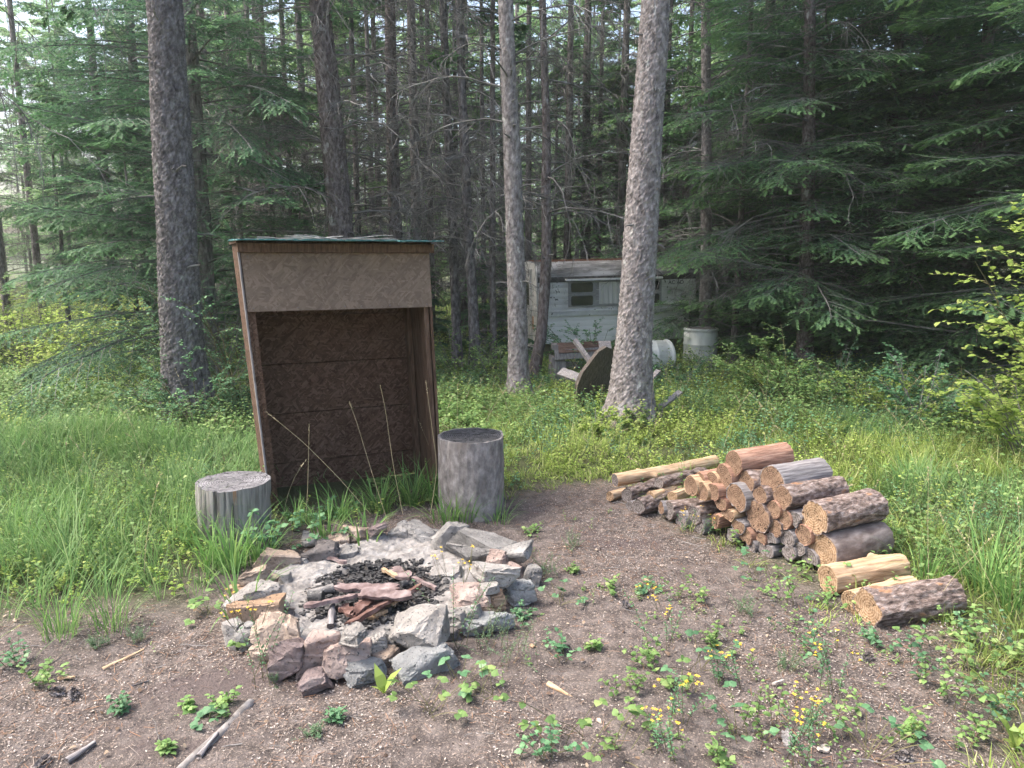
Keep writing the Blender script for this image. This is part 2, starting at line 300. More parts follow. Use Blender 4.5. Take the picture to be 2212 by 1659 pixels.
def twig_litter():
    x, y = scatter(900, 2.0, 8, rng); ok = (sdist(x, y) > -.6) & (np.hypot((x - ringc.x) / .8, (y - ringc.y) / .9) > 1); x, y = x[ok], y[ok]; n = len(x)
    st = np.stack([x, y, hgt(x, y) + .006], -1); P, _, _ = curves(st, rng.uniform(0, 6.28, n), rng.normal(0, .04, n), rng.uniform(.03, .22, n) ** 1.3 * 1.6, rng.normal(0, .05, n), 6, rng, .22)
    m = MB(); m.add(*tubes(P, rng.uniform(.0009, .0028, n)[:, None] * np.linspace(1, .5, 6)[None], 4)); tag(link('fallen_twigs', m.mesh('fallen_twigs', [TWIG])), 'thin dead twigs scattered over the bare earth', 'twigs', kind='stuff')
    # dead leaves and bark crumbs
    x, y = scatter(2600, 2.0, 7.5, rng); ok = (sdist(x, y) > -.5) & (np.hypot((x - ringc.x) / .8, (y - ringc.y) / .9) > 1); x, y = x[ok], y[ok]; n = len(x); m = MB(); l = rng.uniform(.008, .03, n)
    m.add(*leafV(np.stack([x, y, hgt(x, y) + .008], -1), rng.uniform(0, 6.28, n), rng.normal(0, .25, n), l, l * .6, rng), 0); tag(link('dead_leaves', m.mesh('dead_leaves', [DEADL])), 'dry brown leaf scraps on the bare earth', 'leaf litter', kind='stuff')
DEADL = leafmat('leaf_dry', (.07, .045, .035), (.22, .15, .1), (.45, .36, .27), trans=.1)
# ------------------------------------------------------------------ branches and conifers
def curves(st, az, el, Ln, droop, n, rng, wob=.15):
    M = len(st); t = np.linspace(0, 1, n)
    A = az[:, None] + np.cumsum(rng.normal(0, wob, (M, n)), 1); E = el[:, None] - droop[:, None] * t[None] + rng.normal(0, wob * .6, (M, n))
    D = np.stack([np.cos(E) * np.cos(A), np.cos(E) * np.sin(A), np.sin(E)], -1)
    P = st[:, None] + np.concatenate([np.zeros((M, 1, 3)), np.cumsum(D[:, :-1] * (Ln / (n - 1))[:, None, None], 1)], 1)
    return P, A, E
def pick(P, A, E, idx, t):
    n = P.shape[1]; f = t * (n - 1.001); i = f.astype(int); w = (f - i)[:, None]
    return P[idx, i] * (1 - w) + P[idx, i + 1] * w, A[idx, i], E[idx, i]
def needles(mb, P, K, ln, wd, rng, m, tip, updn=.25):
    """K narrow faces along every twig P (M,n,3)"""
    M, n = P.shape[:2]
    t = (np.arange(K)[None] + rng.random((M, K))) / K; f = t * (n - 1.001); i = f.astype(int); w = (f - i)[..., None]; r = np.arange(M)[:, None]
    p = P[r, i] * (1 - w) + P[r, i + 1] * w; d = nrm(P[r, i + 1] - P[r, i])
    s = nrm(np.cross(d, np.array([0, 0, 1.0]) + 0 * d)); up = np.cross(s, d)
    side = np.where(np.arange(K)[None] % 2 == 0, 1, -1)[..., None] * rng.uniform(.6, 1.1, (M, K, 1))
    dr = nrm(d * rng.uniform(.5, 1.0, (M, K, 1)) + s * side + up * rng.normal(.05, updn, (M, K, 1)))
    l = (ln * rng.uniform(.7, 1.2, (M, K)) * (1 - .35 * t))[..., None]; hw = d * (wd * .5)
    V = np.stack([p - hw, p + hw, p + dr * l + hw * .35, p + dr * l - hw * .35], 2).reshape(-1, 3)
    q = np.arange(M * K)[:, None] * 4; T = np.concatenate([q + [0, 1, 2], q + [0, 2, 3]], 1).reshape(-1, 3)
    a = np.repeat(np.clip((tip[:, None] + t * .35 - .3), 0, 1).ravel(), 4) if tip is not None else 0
    mb.add(V, T, m, a)
def trunk_tube(H, r0, rng, ns=14, n=40, lean=.02):
    z = np.linspace(0, 1, n) ** 1.2 * H; x = np.cumsum(rng.normal(0, .012, n)) * lean * 20; y = np.cumsum(rng.normal(0, .012, n)) * lean * 20
    x -= x[0]; y -= y[0]
    P = np.stack([x, y, z - .15], -1); r = r0 * (1 - .8 * z / H) * (1 + .5 * np.exp(-z / .25)); r *= 1 + rng.normal(0, .02, n)
    V, T = tubes(P[None], r[None], ns)
    V = V + (np.stack([noise(V[:, 0] * 9, V[:, 1] * 9, V[:, 2] * 3, q) for q in (1, 2, 3)], -1) - .5) * r0 * .12
    return P, r, V, T
def conifer(seed, H, r0, spread, z0, kind='live', bare=None, detail=1.0, zdet=5.5, needle=NEED, far=False, nlen=.036, nw=.015, tipb=.2, flat=.0, perm=4.6):
    """returns trunk mesh, crown mesh: whorled limbs; bare ones up to height `bare`, foliage above"""
    rng = np.random.default_rng(seed); P, r, Vt, Tt = trunk_tube(H, r0, rng)
    tm = mesh_np('trunk', Vt, Tt, BARKF, None, True); mb = MB(); bare = z0 if bare is None else bare
    def limbs(za, zb, step):
        nb = max(1, int((zb - za) / step)); z = np.sort(rng.uniform(za, zb, nb)); az = np.arange(nb) * 2.4 + rng.uniform(-.5, .5, nb)
        i = np.searchsorted(P[:, 2], z).clip(1, len(P) - 1); w = ((z - P[i - 1, 2]) / (P[i, 2] - P[i - 1, 2]))[:, None]
        return P[i - 1] * (1 - w) + P[i] * w, az, z
    # bare limbs
    if bare > z0 + .3:
        st, az, z = limbs(z0, bare, .062 if not far else .2); M = len(st)
        Ln = rng.uniform(.5, 1.0, M) * spread * rng.choice([.45, .8, 1.05], M)
        Pm, A, E = curves(st, az, rng.uniform(-.05, .55, M), Ln, rng.uniform(.4, 1.5, M), 9, rng, .1)
        mb.add(*tubes(Pm, np.linspace(.011, .003, 9)[None] * (Ln / spread + .35)[:, None], 3), 0)
        k = 12 if not far else 6; idx = np.repeat(np.arange(M), k); t = rng.uniform(.15, 1, M * k); s2, a2, e2 = pick(Pm, A, E, idx, t)
        L2 = Ln[idx] * rng.uniform(.15, .5, M * k)
        P2, A2, E2 = curves(s2, a2 + rng.choice([-1, 1], M * k) * rng.uniform(.4, 1.2, M * k), e2 + rng.normal(0, .35, M * k), L2, rng.uniform(-.2, 1.2, M * k), 6, rng, .2)
        mb.add(*tubes(P2, np.linspace(.0045, .0018, 6)[None], 3), 0)
        if not far:
            k = 4; idx = np.repeat(np.arange(len(P2)), k); m3 = len(idx); s3, a3, e3 = pick(P2, A2, E2, idx, rng.uniform(.2, 1, m3))
            P3, _, _ = curves(s3, a3 + rng.choice([-1, 1], m3) * rng.uniform(.4, 1.2, m3), e3 + rng.normal(0, .4, m3), L2[idx] * rng.uniform(.2, .5, m3), rng.uniform(-.2, .9, m3), 4, rng, .25)
            mb.add(*tubes(P3, np.linspace(.0024, .0013, 4)[None], 3), 0)
    def live(za, zb, step, n2, n3, K, nl, nw_):
        if zb <= za: return
        st, az, z = limbs(za, zb, step); M = len(st); f = (1 - (z - z0) / (H - z0)).clip(.05, 1) ** .75
        Ln = spread * f * rng.uniform(.7, 1.1, M)
        el = rng.uniform(-.1, .3, M) - .1 * flat; dr = rng.uniform(.15, .6, M) * (1 - .4 * flat)
        Pm, A, E = curves(st, az, el, Ln, dr, 9, rng, .05); mb.add(*tubes(Pm, np.linspace(.013, .003, 9)[None] * (.4 + f)[:, None], 3), 0)
        idx = np.repeat(np.arange(M), n2); t = np.tile(np.linspace(.12, .98, n2), M) + rng.uniform(-.02, .02, M * n2); t = t.clip(0, 1)
        s2, a2, e2 = pick(Pm, A, E, idx, t); sg = np.where(np.arange(M * n2) % 2 == 0, 1, -1)
        L2 = Ln[idx] * (.46 * (1 - t) ** .8 + .07) * rng.uniform(.7, 1.15, M * n2)
        P2, A2, E2 = curves(s2, a2 + sg * rng.uniform(.65, 1.0, M * n2), e2 + rng.normal(-.04, .1 + .05 * (1 - flat), M * n2), L2, rng.uniform(0, .5, M * n2) * (1.2 - flat), 5, rng, .06)
        mb.add(*tubes(P2, np.linspace(.004, .0015, 5)[None], 3), 0)
        idx3 = np.repeat(np.arange(len(P2)), n3); m3 = len(idx3); t3 = np.tile(np.linspace(.08, 1, n3), len(P2)); s3, a3, e3 = pick(P2, A2, E2, idx3, t3); sg = np.where(np.arange(m3) % 2 == 0, 1, -1)
        L3 = L2[idx3] * (.42 * (1 - t3) + .16) * rng.uniform(.7, 1.2, m3) + .03
        P3, _, _ = curves(s3, a3 + sg * rng.uniform(.5, .9, m3), e3 + rng.normal(0, .1, m3), L3, rng.uniform(0, .3, m3), 4, rng, .05)
        tb = (t[idx3] * .6 + t3 * .5 - .35 + rng.normal(0, .12, m3) + tipb - .2).clip(0, 1)
        needles(mb, P3, K, nl, nw_, rng, 1, tb, .22 if flat < .5 else .14)
        needles(mb, P2, K, nl, nw_, rng, 1, (t * .5 - .2).clip(0, 1))
    zb = max(bare, z0)
    if far: live(zb, H - .2, .2, 10, 4, 7, nlen, nw)
    else:
        live(zb, min(zdet, H - .2), .062 / detail, 26, 6, 20, nlen, nw)
        live(max(zb, zdet), H - .2, .4 if kind == 'live' else .7, 10, 4, 6, nlen * 3, nw * 4)
    return tm, mb.mesh('crown', [TWIG, needle], False, True)
VAR = {}
def get_var(k):
    if k in VAR: return VAR[k]
    d = {'spruceA': lambda: conifer(11, 13, .17, 2.9, .35, needle=NEED, tipb=.3),
         'spruceB': lambda: conifer(12, 12, .13, 2.3, .9, bare=1.4, needle=NEED, tipb=.35, detail=.8),
         'firA': lambda: conifer(21, 14, .15, 3.1, .5, needle=NEEDF, flat=1, tipb=.3, detail=1.15, nlen=.04, nw=.018),
         'firB': lambda: conifer(22, 12, .12, 2.6, .4, needle=NEEDF, flat=1, tipb=.3, detail=1.1, nlen=.04, nw=.018),
         'hang': lambda: conifer(35, 13, .12, 2.9, 3.0, bare=5.4, needle=NEEDF, kind='d', zdet=5),
         'deadA': lambda: conifer(31, 15, .1, 2.0, .9, bare=6.6, needle=NEEDF, kind='d', zdet=5),
         'deadB': lambda: conifer(32, 14, .08, 1.7, 1.2, bare=5.6, needle=NEEDF, kind='d', zdet=5),
         'deadC': lambda: conifer(33, 13, .062, 1.5, .7, bare=4.6, needle=NEEDF, kind='d', zdet=4),
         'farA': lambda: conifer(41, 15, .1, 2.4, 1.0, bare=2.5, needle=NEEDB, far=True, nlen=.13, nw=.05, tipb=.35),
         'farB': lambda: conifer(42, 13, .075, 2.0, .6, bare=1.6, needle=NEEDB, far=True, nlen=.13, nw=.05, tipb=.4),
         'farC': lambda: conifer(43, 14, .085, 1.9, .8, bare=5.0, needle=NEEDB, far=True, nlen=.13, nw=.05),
         'capA': lambda: conifer(51, 9, .12, 2.2, .3, needle=NEEDF, far=True, nlen=.1, nw=.03)}
    d['young'] = lambda: conifer(61, 4.2, .05, 1.35, .15, needle=NEED, tipb=.45, detail=.9)
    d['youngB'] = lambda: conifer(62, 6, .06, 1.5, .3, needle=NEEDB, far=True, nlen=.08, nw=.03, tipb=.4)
    VAR[k] = d[k](); return VAR[k]
def tree(px, Y, var, label, name='conifer_tree', sc=1.0, rz=None, group=None, cat='tree', tilt=0.0):
    x = (px - CX) / F * (Y * cp + 1.6 * sp) if px is not None else 0
    tm, cm = get_var(var); o = thing(name, label, cat, (x, Y, float(hgt(x, Y))), group, random.random() * 6.28 if rz is None else rz)
    o.scale = (sc, sc, sc); o.rotation_euler[1] = tilt
    link('trunk', tm, o); link('crown', cm, o); return o

# hero trunks, measured from their silhouettes at one distance each
def hero(px, Y, label, mat, name, pts, seed, amp=.009, H=14, limb=None, cap=6.5, capv='capA', nsg=110, stubs=24, flare=1.55, group=None):
    """pts: (px, py, width px) from the ground up"""
    base = pts[0]; b = at(base[0], base[1], Y); gz = float(hgt(b.x, Y)); dep = Y * cp + (CAMZ - 1) * sp
    Q = [(at(a, b_, Y), w * .5 / F * (Y * cp - (at(a, b_, Y).z - CAMZ) * sp)) for a, b_, w in pts]
    zs = np.array([q[0].z for q in Q]); xs = np.array([q[0].x for q in Q]); rs = np.array([q[1] for q in Q])
    zz = np.concatenate([np.arange(gz - .15, 6.2, .013), np.linspace(6.25, H, 60)])
    sl = (xs[-1] - xs[-2]) / (zs[-1] - zs[-2]); top = zs[-1]
    cx_ = np.interp(zz, zs, xs) + np.where(zz > top, (zz - top) * sl * np.exp(-(zz - top) / 6), 0)
    rr = np.interp(zz, zs, rs) * np.where(zz > top, 1 - .75 * (zz - top) / (H - top), 1)
    k = np.ones(21) / 21; cx_[10:-10] = np.convolve(cx_, k, 'valid'); rr[10:-10] = np.convolve(rr, k, 'valid')
    th = np.linspace(0, 2 * math.pi, nsg, endpoint=False)[None]; Zg = zz[:, None]; Rg = rr[:, None]
    root = np.exp(-(Zg - gz) / .16).clip(0, 1) * (flare - 1) * (.6 + .9 * noise(np.cos(th) * 2.2, np.sin(th) * 2.2, 0, seed))
    X, Yc = np.cos(th) * Rg, np.sin(th) * Rg
    n1 = fbm(X * 26 + 5, Yc * 26, Zg * 14, seed, 3); n2 = noise(X * 55, Yc * 55, Zg * 38, seed + 7); sw = noise(X * 4, Yc * 4, Zg * 2.2, seed + 9)
    fl = (n1 * 7) % 1.0
    D = amp * (sstep(.45, .95, fl) * .9 + n2 * .8 - .8) + Rg * .1 * (sw - .5)
    Rr = Rg * (1 + root) + D
    V = np.stack([cx_[:, None] - cx_[0] + np.cos(th) * Rr, np.sin(th) * Rr, Zg - gz + 0 * th], -1).reshape(-1, 3)
    o = thing(name, label, 'tree', (cx_[0], Y, gz), group); link('trunk', mesh_np('trunk', V, grid_tris(len(zz), nsg, True), mat, None, True), o)
    rng = np.random.default_rng(seed); mb = MB()
    def ctr(z): return np.interp(z, zz, cx_) - cx_[0], np.interp(z, zz, rr)
    z = rng.uniform(1.2, 6, stubs); x_, r_ = ctr(z + gz); az = rng.uniform(0, 6.28, stubs); st = np.stack([x_ + np.cos(az) * r_ * .9, np.sin(az) * r_ * .9, z], -1)
    P, _, _ = curves(st, az, rng.uniform(-.2, .5, stubs), rng.uniform(.02, .3, stubs) ** 1.2, rng.uniform(0, 1, stubs), 4, rng, .2); mb.add(*tubes(P, np.linspace(.012, .005, 4)[None], 5), 0)
    if limb:
        za, zb, nb, Lm = limb; nb = int(nb * 1.5); z = rng.uniform(za, zb, nb); x_, r_ = ctr(z + gz); az = rng.uniform(0, 6.28, nb); st = np.stack([x_, 0 * x_, z], -1); Ln = rng.uniform(.5, 1.2, nb) * Lm
        Pm, A, E = curves(st, az, rng.uniform(0, .6, nb), Ln, rng.uniform(.5, 1.6, nb), 10, rng, .12); mb.add(*tubes(Pm, np.linspace(.014, .003, 10)[None], 4), 0)
        kk = 14; idx = np.repeat(np.arange(nb), kk); m2 = nb * kk; s2, a2, e2 = pick(Pm, A, E, idx, rng.uniform(.2, 1, m2)); L2 = Ln[idx] * rng.uniform(.15, .45, m2)
        P2, A2, E2 = curves(s2, a2 + rng.choice([-1, 1], m2) * rng.uniform(.4, 1.2, m2), e2 + rng.normal(0, .35, m2), L2, rng.uniform(-.1, 1.2, m2), 6, rng, .2); mb.add(*tubes(P2, np.linspace(.005, .0018, 6)[None], 3), 0)
        idx = np.repeat(np.arange(m2), 3); m3 = len(idx); s3, a3, e3 = pick(P2, A2, E2, idx, rng.uniform(.2, 1, m3))
        P3, _, _ = curves(s3, a3 + rng.choice([-1, 1], m3) * rng.uniform(.4, 1.1, m3), e3 + rng.normal(0, .4, m3), L2[idx] * rng.uniform(.2, .5, m3), rng.uniform(-.1, .9, m3), 4, rng, .2); mb.add(*tubes(P3, np.linspace(.0026, .0014, 4)[None], 3), 0)
    tag(link('dead_branches', mb.mesh('dead_branches', [TWIG]), o), kind='stuff')
    if cap:
        c = link('crown', get_var(capv)[1], o); cap = cap + 2.5 if cap > 1 else cap; x_, _ = ctr(cap + gz); c.location = (float(x_), 0, cap); c.rotation_euler = (0, 0, seed); c.scale = (.82, .82, 1) if capv == 'firA' else (1, 1, 1)
    return o
random.seed(4)
LMK = [(-600, 'beyond the left border'), (-120, 'just outside the left border'), (20, 'at the left border'), (120, 'in the bright left gap'), (235, 'above the left spruce'), (370, 'behind the thick dark trunk'), (460, 'just right of the thick dark trunk'), (560, 'over the shelter roof left end'), (650, 'over the shelter roof left third'),
  (735, 'behind the rough trunk over the shelter'), (800, 'right of the rough trunk over the shelter'), (855, 'behind the slender grey trunk'), (920, 'over the shelter roof right end'), (1000, 'behind the close dark pair of trunks'), (1060, 'between dark pair and slim pale trunk'), (1115, 'behind the slim pale trunk'), (1180, 'behind the bent trunk'),
  (1260, 'over the camper roof'), (1335, 'left of the thick light trunk'), (1400, 'behind the thick light trunk'), (1500, 'over the upright barrel'), (1610, 'midway between barrel and grey fir trunk'), (1745, 'behind the grey fir trunk'), (1850, 'just right of the grey fir trunk'), (1980, 'between grey fir trunk and right border'), (2110, 'near the right border'), (2230, 'at the right border'), (2500, 'beyond the right border')]
def autolabel(items, head):
    """one label per (px, Y): the landmark it stands behind, and its rank in depth there"""
    key = [min(LMK, key=lambda l: abs(l[0] - p))[1] for p, Y in items]; out = []
    for i, (p, Y) in enumerate(items):
        same = sorted(items[j][1] for j in range(len(items)) if key[j] == key[i]); r_ = same.index(Y); out.append(f"{head} {key[i]}" + ('' if len(same) == 1 else ', ' + ['nearest', 'second nearest', 'third nearest', 'fourth nearest', 'fifth nearest', 'sixth nearest', 'seventh nearest', 'eighth nearest', 'ninth nearest'][min(r_, 8)] + ' there'))
    return out
hero(0, 8.0, 'thick dark rough barked trunk behind the left stump, leafy shrub at its foot', BARKD, 'conifer_tree',
     [(410, 905, 108), (404, 840, 96), (396, 760, 88), (388, 650, 84), (382, 500, 80), (374, 350, 79), (366, 200, 76), (360, 60, 72), (355, 0, 72)], 3, amp=.016, cap=7.5)
hero(0, 7.7, 'thick light grey trunk leaning slightly in front of the camper', BARKL, 'conifer_tree',
     [(1364, 918, 104), (1362, 870, 92), (1366, 780, 84), (1373, 680, 77), (1381, 560, 72), (1390, 400, 68), (1400, 250, 66), (1409, 120, 64), (1416, 0, 62)], 4, amp=.013, cap=7)
hero(0, 9.4, 'slim pale flaky trunk just left of the camper', BARKL, 'conifer_tree',
     [(1120, 850, 50), (1120, 800, 43), (1117, 650, 40), (1111, 480, 38), (1106, 320, 37), (1098, 160, 34), (1092, 0, 31)], 5, amp=.008, H=13, limb=(3.0, 7, 16, 1.3), nsg=70)
hero(0, 10.6, 'rough grey trunk rising straight behind the wooden box shelter', BARK, 'conifer_tree',
     [(752, 800, 66), (748, 700, 58), (741, 560, 53), (733, 450, 51), (722, 330, 50), (710, 200, 48), (698, 80, 45), (689, 0, 44)], 6, amp=.013, H=14, limb=(2.2, 7, 34, 1.9), nsg=90)
hero(0, 12.2, 'slender grey trunk showing above the middle of the box shelter roof', BARK, 'conifer_tree',
     [(866, 790, 34), (858, 560, 30), (850, 400, 27), (846, 200, 25), (842, 0, 22)], 7, amp=.008, H=13, limb=(1.8, 8, 44, 2.1), nsg=50)
hero(0, 12.4, 'thin dark trunk, left one of the close pair right of the box shelter', BARKD, 'conifer_tree',
     [(988, 775, 24), (984, 650, 20), (976, 450, 19), (966, 250, 18), (957, 0, 16)], 8, amp=.006, H=13, limb=(1.6, 8, 40, 1.8), nsg=40)
hero(0, 11.6, 'thin blackish trunk, right one of the close pair right of the box shelter', BARKD, 'conifer_tree',
     [(1028, 785, 27), (1021, 650, 22), (1010, 450, 20), (1000, 250, 19), (992, 0, 17)], 9, amp=.006, H=13, limb=(1.6, 8, 36, 1.7), nsg=40)
hero(0, 10.9, 'thin bent trunk crossing the left corner of the camper', BARK, 'conifer_tree',
     [(1152, 818, 30), (1158, 780, 24), (1170, 720, 24), (1177, 620, 23), (1181, 540, 22), (1179, 400, 20), (1181, 300, 18), (1176, 150, 16), (1172, 0, 14)], 10, amp=.006, H=11, limb=(2.4, 8, 40, 1.7), nsg=44, cap=5)
hero(0, 13.6, 'pale mottled trunk standing behind the upright white barrel', BARKL, 'conifer_tree',
     [(1522, 800, 30), (1524, 650, 26), (1526, 450, 23), (1526, 250, 21), (1524, 0, 19)], 13, amp=.006, H=12, limb=(2.0, 8, 40, 1.7), nsg=44)
hero(0, 11.4, 'grey fir trunk with long tiered boughs behind the woodpile', BARK, 'fir_tree',
     [(1738, 790, 40), (1740, 700, 33), (1743, 500, 29), (1747, 300, 26), (1750, 0, 22)], 14, amp=.007, H=12, limb=(1.4, 6, 20, 2.0), nsg=48, cap=.99, capv='firA')

# ------------------------------------------------------------------ the rest of the forest
FD = 'bare slim conifers crowded behind the box shelter'
for a in [
    (452, 10.6, 'spruceA', 'grey trunked spruce right behind the thick dark trunk, drooping green boughs to the ground', 'spruce_tree', 1.0, .4),
    (255, 16.8, 'spruceB', 'pale green spruce with layered boughs left of the thick dark trunk', 'spruce_tree', 1.0, 2.0),
    (-330, 14.0, 'spruceB', 'spruce cut by the left border of the picture', 'spruce_tree', 1.2, 3.0),
    (330, 17.5, 'spruceB', 'soft green spruce seen between the two left trunks, farther back', 'spruce_tree', 1.2, 4.4),
    (585, 15.8, 'spruceB', 'small green spruce behind the bare trunks over the shelter left end', 'spruce_tree', .95, 5.4),
    (1262, 18.8, 'spruceB', 'dark spruce rising right behind the middle of the camper', 'spruce_tree', 1.15, 1.0),
    (1425, 17.6, 'firB', 'dark fir directly behind the thick light trunk and camper', 'fir_tree', 1.2, 2.2),
    (2290, 9.2, 'firA', 'large dark fir at the right border with long low boughs', 'fir_tree', 1.0, 2.6),
    (1960, 12.4, 'firB', 'dark fir between the grey fir trunk and the right border', 'fir_tree', 1.15, .3),
    (1630, 15.0, 'firB', 'fir with light tipped boughs hanging over the camper right end', 'fir_tree', 1.2, 1.9),
    (1830, 15.6, 'firA', 'fir deep in shade farther behind the grey fir trunk', 'fir_tree', 1.0, 4.0),
    (2090, 16.5, 'firA', 'fir farther back filling the upper right of the wood', 'fir_tree', 1.05, 5.0),
    (2420, 12.0, 'firA', 'fir beyond the right border whose boughs reach in', 'fir_tree', 1.1, .9),
    (1885, 11.8, 'firB', 'low boughed fir right behind the sunlit shrubs, left of the dark hollow', 'fir_tree', .9, 2.9),
    (2060, 10.8, 'firB', 'fir whose light tips hang over the dark hollow', 'fir_tree', .95, 5.2),
    (1700, 14.6, 'firB', 'fir in the gap just left of the grey fir trunk', 'fir_tree', .9, .8),
    (1500, 19.5, 'firB', 'fir closing the gap between thick light trunk and grey fir trunk', 'fir_tree', 1.2, 3.7),
]: tree(a[0], a[1], a[2], a[3], a[4], a[5], a[6])
bare = [(533, 13.5, 'deadB', 'bare thin conifer over the left end of the shelter'), (573, 14.4, 'deadC', 'bare dark pole conifer above the shelter left third'), (604, 12.3, 'deadC', 'bare crooked conifer left of the rough trunk behind the shelter'),
        (642, 15.5, 'deadB', 'bare twiggy conifer just left of the rough trunk'), (672, 18, 'deadA', 'bare conifer half hidden by the rough trunk behind the shelter'), (783, 13.6, 'deadC', 'bare twiggy conifer just right of the rough trunk'),
        (812, 17, 'deadB', 'bare conifer between the rough trunk and the slender grey one'), (905, 14.8, 'deadA', 'bare conifer right of the slender grey trunk'), (934, 17.5, 'deadB', 'bare conifer left of the close dark pair'),
        (1046, 15.5, 'deadC', 'bare conifer just right of the close dark pair'), (1066, 11.9, 'deadC', 'thin crooked sapling trunk left of the slim pale trunk'), (1140, 17.5, 'deadB', 'bare conifer behind the camper left corner'),
        (1222, 17.2, 'deadA', 'bare conifer over the camper roof, left of its middle'), (1290, 18, 'deadB', 'bare conifer over the camper roof, near its middle'), (1335, 17.0, 'deadA', 'dim trunk just left of the thick light trunk'),
        (1470, 16.6, 'deadB', 'bare twiggy conifer right of the thick light trunk'), (1585, 12.8, 'deadC', 'bare thin conifer right of the upright barrel'), (1660, 17, 'deadA', 'bare conifer left of the grey fir trunk'),
        (1785, 13.4, 'deadC', 'thin trunk close behind the grey fir trunk'), (1900, 18, 'deadB', 'bare conifer in the dark wood right of the grey fir trunk'), (2040, 14.2, 'deadA', 'bare conifer in the dark wood towards the right border'),
        (480, 17, 'deadA', 'bare conifer between the thick dark trunk and the shelter'), (95, 19, 'deadA', 'straight bare trunk in the bright gap at the left'), (20, 17, 'deadA', 'bare trunk at the left border'), (250, 21, 'deadB', 'faint bare trunk in the bright left gap'),
        (720, 21, 'deadA', 'faint bare conifer deep behind the shelter'), (1000, 21, 'deadB', 'faint bare conifer deep behind the dark pair')]
for i, (px, Y, v, lb) in enumerate(bare): tree(px, Y, v, lb, 'bare_conifer', .9 + .25 * ((i * 37) % 10) / 10, None, 'slim bare conifers of the wood')
tree(-380, 5.8, 'hang', 'bare conifer outside the left border whose lichen twigs hang into the top left corner', 'bare_conifer', 1.0, 3.3)
rng = np.random.default_rng(77)
far_ = []
for k in range(88):
    Y = rng.uniform(18, 42); px = rng.uniform(-500, 2700) if k > 14 else rng.uniform(420, 1300)
    if px < 130 and px > -10 and Y < 26: continue
    far_.append((px, Y))
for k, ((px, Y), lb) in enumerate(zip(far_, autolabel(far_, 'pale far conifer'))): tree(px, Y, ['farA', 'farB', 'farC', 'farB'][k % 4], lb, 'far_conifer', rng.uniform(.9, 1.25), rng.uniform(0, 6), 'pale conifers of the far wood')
for k in range(8):
    sx = -1 if k % 2 else 1; wl = ('left' if sx < 0 else 'right') + ' of the clearing out of frame, ' + ['nearest', 'second', 'third', 'farthest'][k // 2] + ' along the side'; Y = 1 + k * 1.7; o_x = sx * rng.uniform(9, 12) * (1 + Y * .06) * (1.55 if sx < 0 else 1)
    v = ['firB', 'spruceB'][k % 2]; tm, cm = get_var(v); o = thing('conifer_tree', 'conifer ' + wl, 'tree', (o_x, Y, float(hgt(o_x, Y))), 'conifers beside the clearing', k)
    link('trunk', tm, o); link('crown', cm, o)
yg = [(520, 12.6, 'young', .8), (660, 13.2, 'young', .7), (800, 15, 'youngB', .8), (900, 13.2, 'young', .62), (1060, 13.5, 'young', .7), (300, 14.6, 'young', 1.1), (760, 17, 'youngB', 1), (1000, 17.5, 'youngB', 1), (860, 19, 'youngB', 1.1), (1200, 18.5, 'youngB', 1.2),
    (1330, 17.2, 'youngB', 1.1), (1680, 12.8, 'young', .8), (1830, 13.2, 'young', .9), (620, 18.5, 'youngB', 1.2), (480, 19, 'youngB', 1.2), (1950, 10.6, 'young', .6), (2080, 11.2, 'young', .8), (1600, 18, 'youngB', 1.2), (1740, 19, 'youngB', 1.2), (150, 16.5, 'youngB', 1.0), (395, 16.5, 'youngB', 1.1)]
for (px, Y, v, sc_), lb in zip(yg, autolabel([(q[0], q[1]) for q in yg], 'low young green conifer')): tree(px, Y, v, lb, 'young_conifer', sc_, None, 'young conifers between the trunks')
# the wood beyond, one mass
mb = MB(); cm = get_var('farB')[1]; nv = len(cm.vertices); co = np.empty(nv * 3, np.float32); cm.vertices.foreach_get('co', co); co = co.reshape(-1, 3)
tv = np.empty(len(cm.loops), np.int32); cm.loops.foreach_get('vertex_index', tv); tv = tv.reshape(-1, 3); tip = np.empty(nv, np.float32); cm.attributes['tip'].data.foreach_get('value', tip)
mi = np.empty(len(cm.polygons), np.int32); cm.polygons.foreach_get('material_index', mi)
sel = np.arange(len(tv))
for k in range(100):
    Y = rng.uniform(40, 78); a = rng.uniform(-.78, .78); 
    x = Y * math.tan(a); c, s_ = math.cos(k), math.sin(k); f = rng.uniform(1.2, 1.75); ks = rng.random(len(tv)) < .55; t_ = tv[ks]; uq, inv = np.unique(t_, return_inverse=True)
    q = co[uq] * f; q = np.stack([q[:, 0] * c - q[:, 1] * s_ + x, q[:, 0] * s_ + q[:, 1] * c + Y, q[:, 2] - .3], -1)
    mb.add(q, inv.reshape(-1, 3), 1, tip[uq])
    P, r, V, T = trunk_tube(15, .1, rng, 6, 10); mb.add(V + [x, Y, 0], T, 0)
tag(link('distant_wood', mb.mesh('distant_wood', [BARKF, NEEDB], False, True)), 'hazy pale wood closing the view far behind the trees', 'wood', kind='stuff')

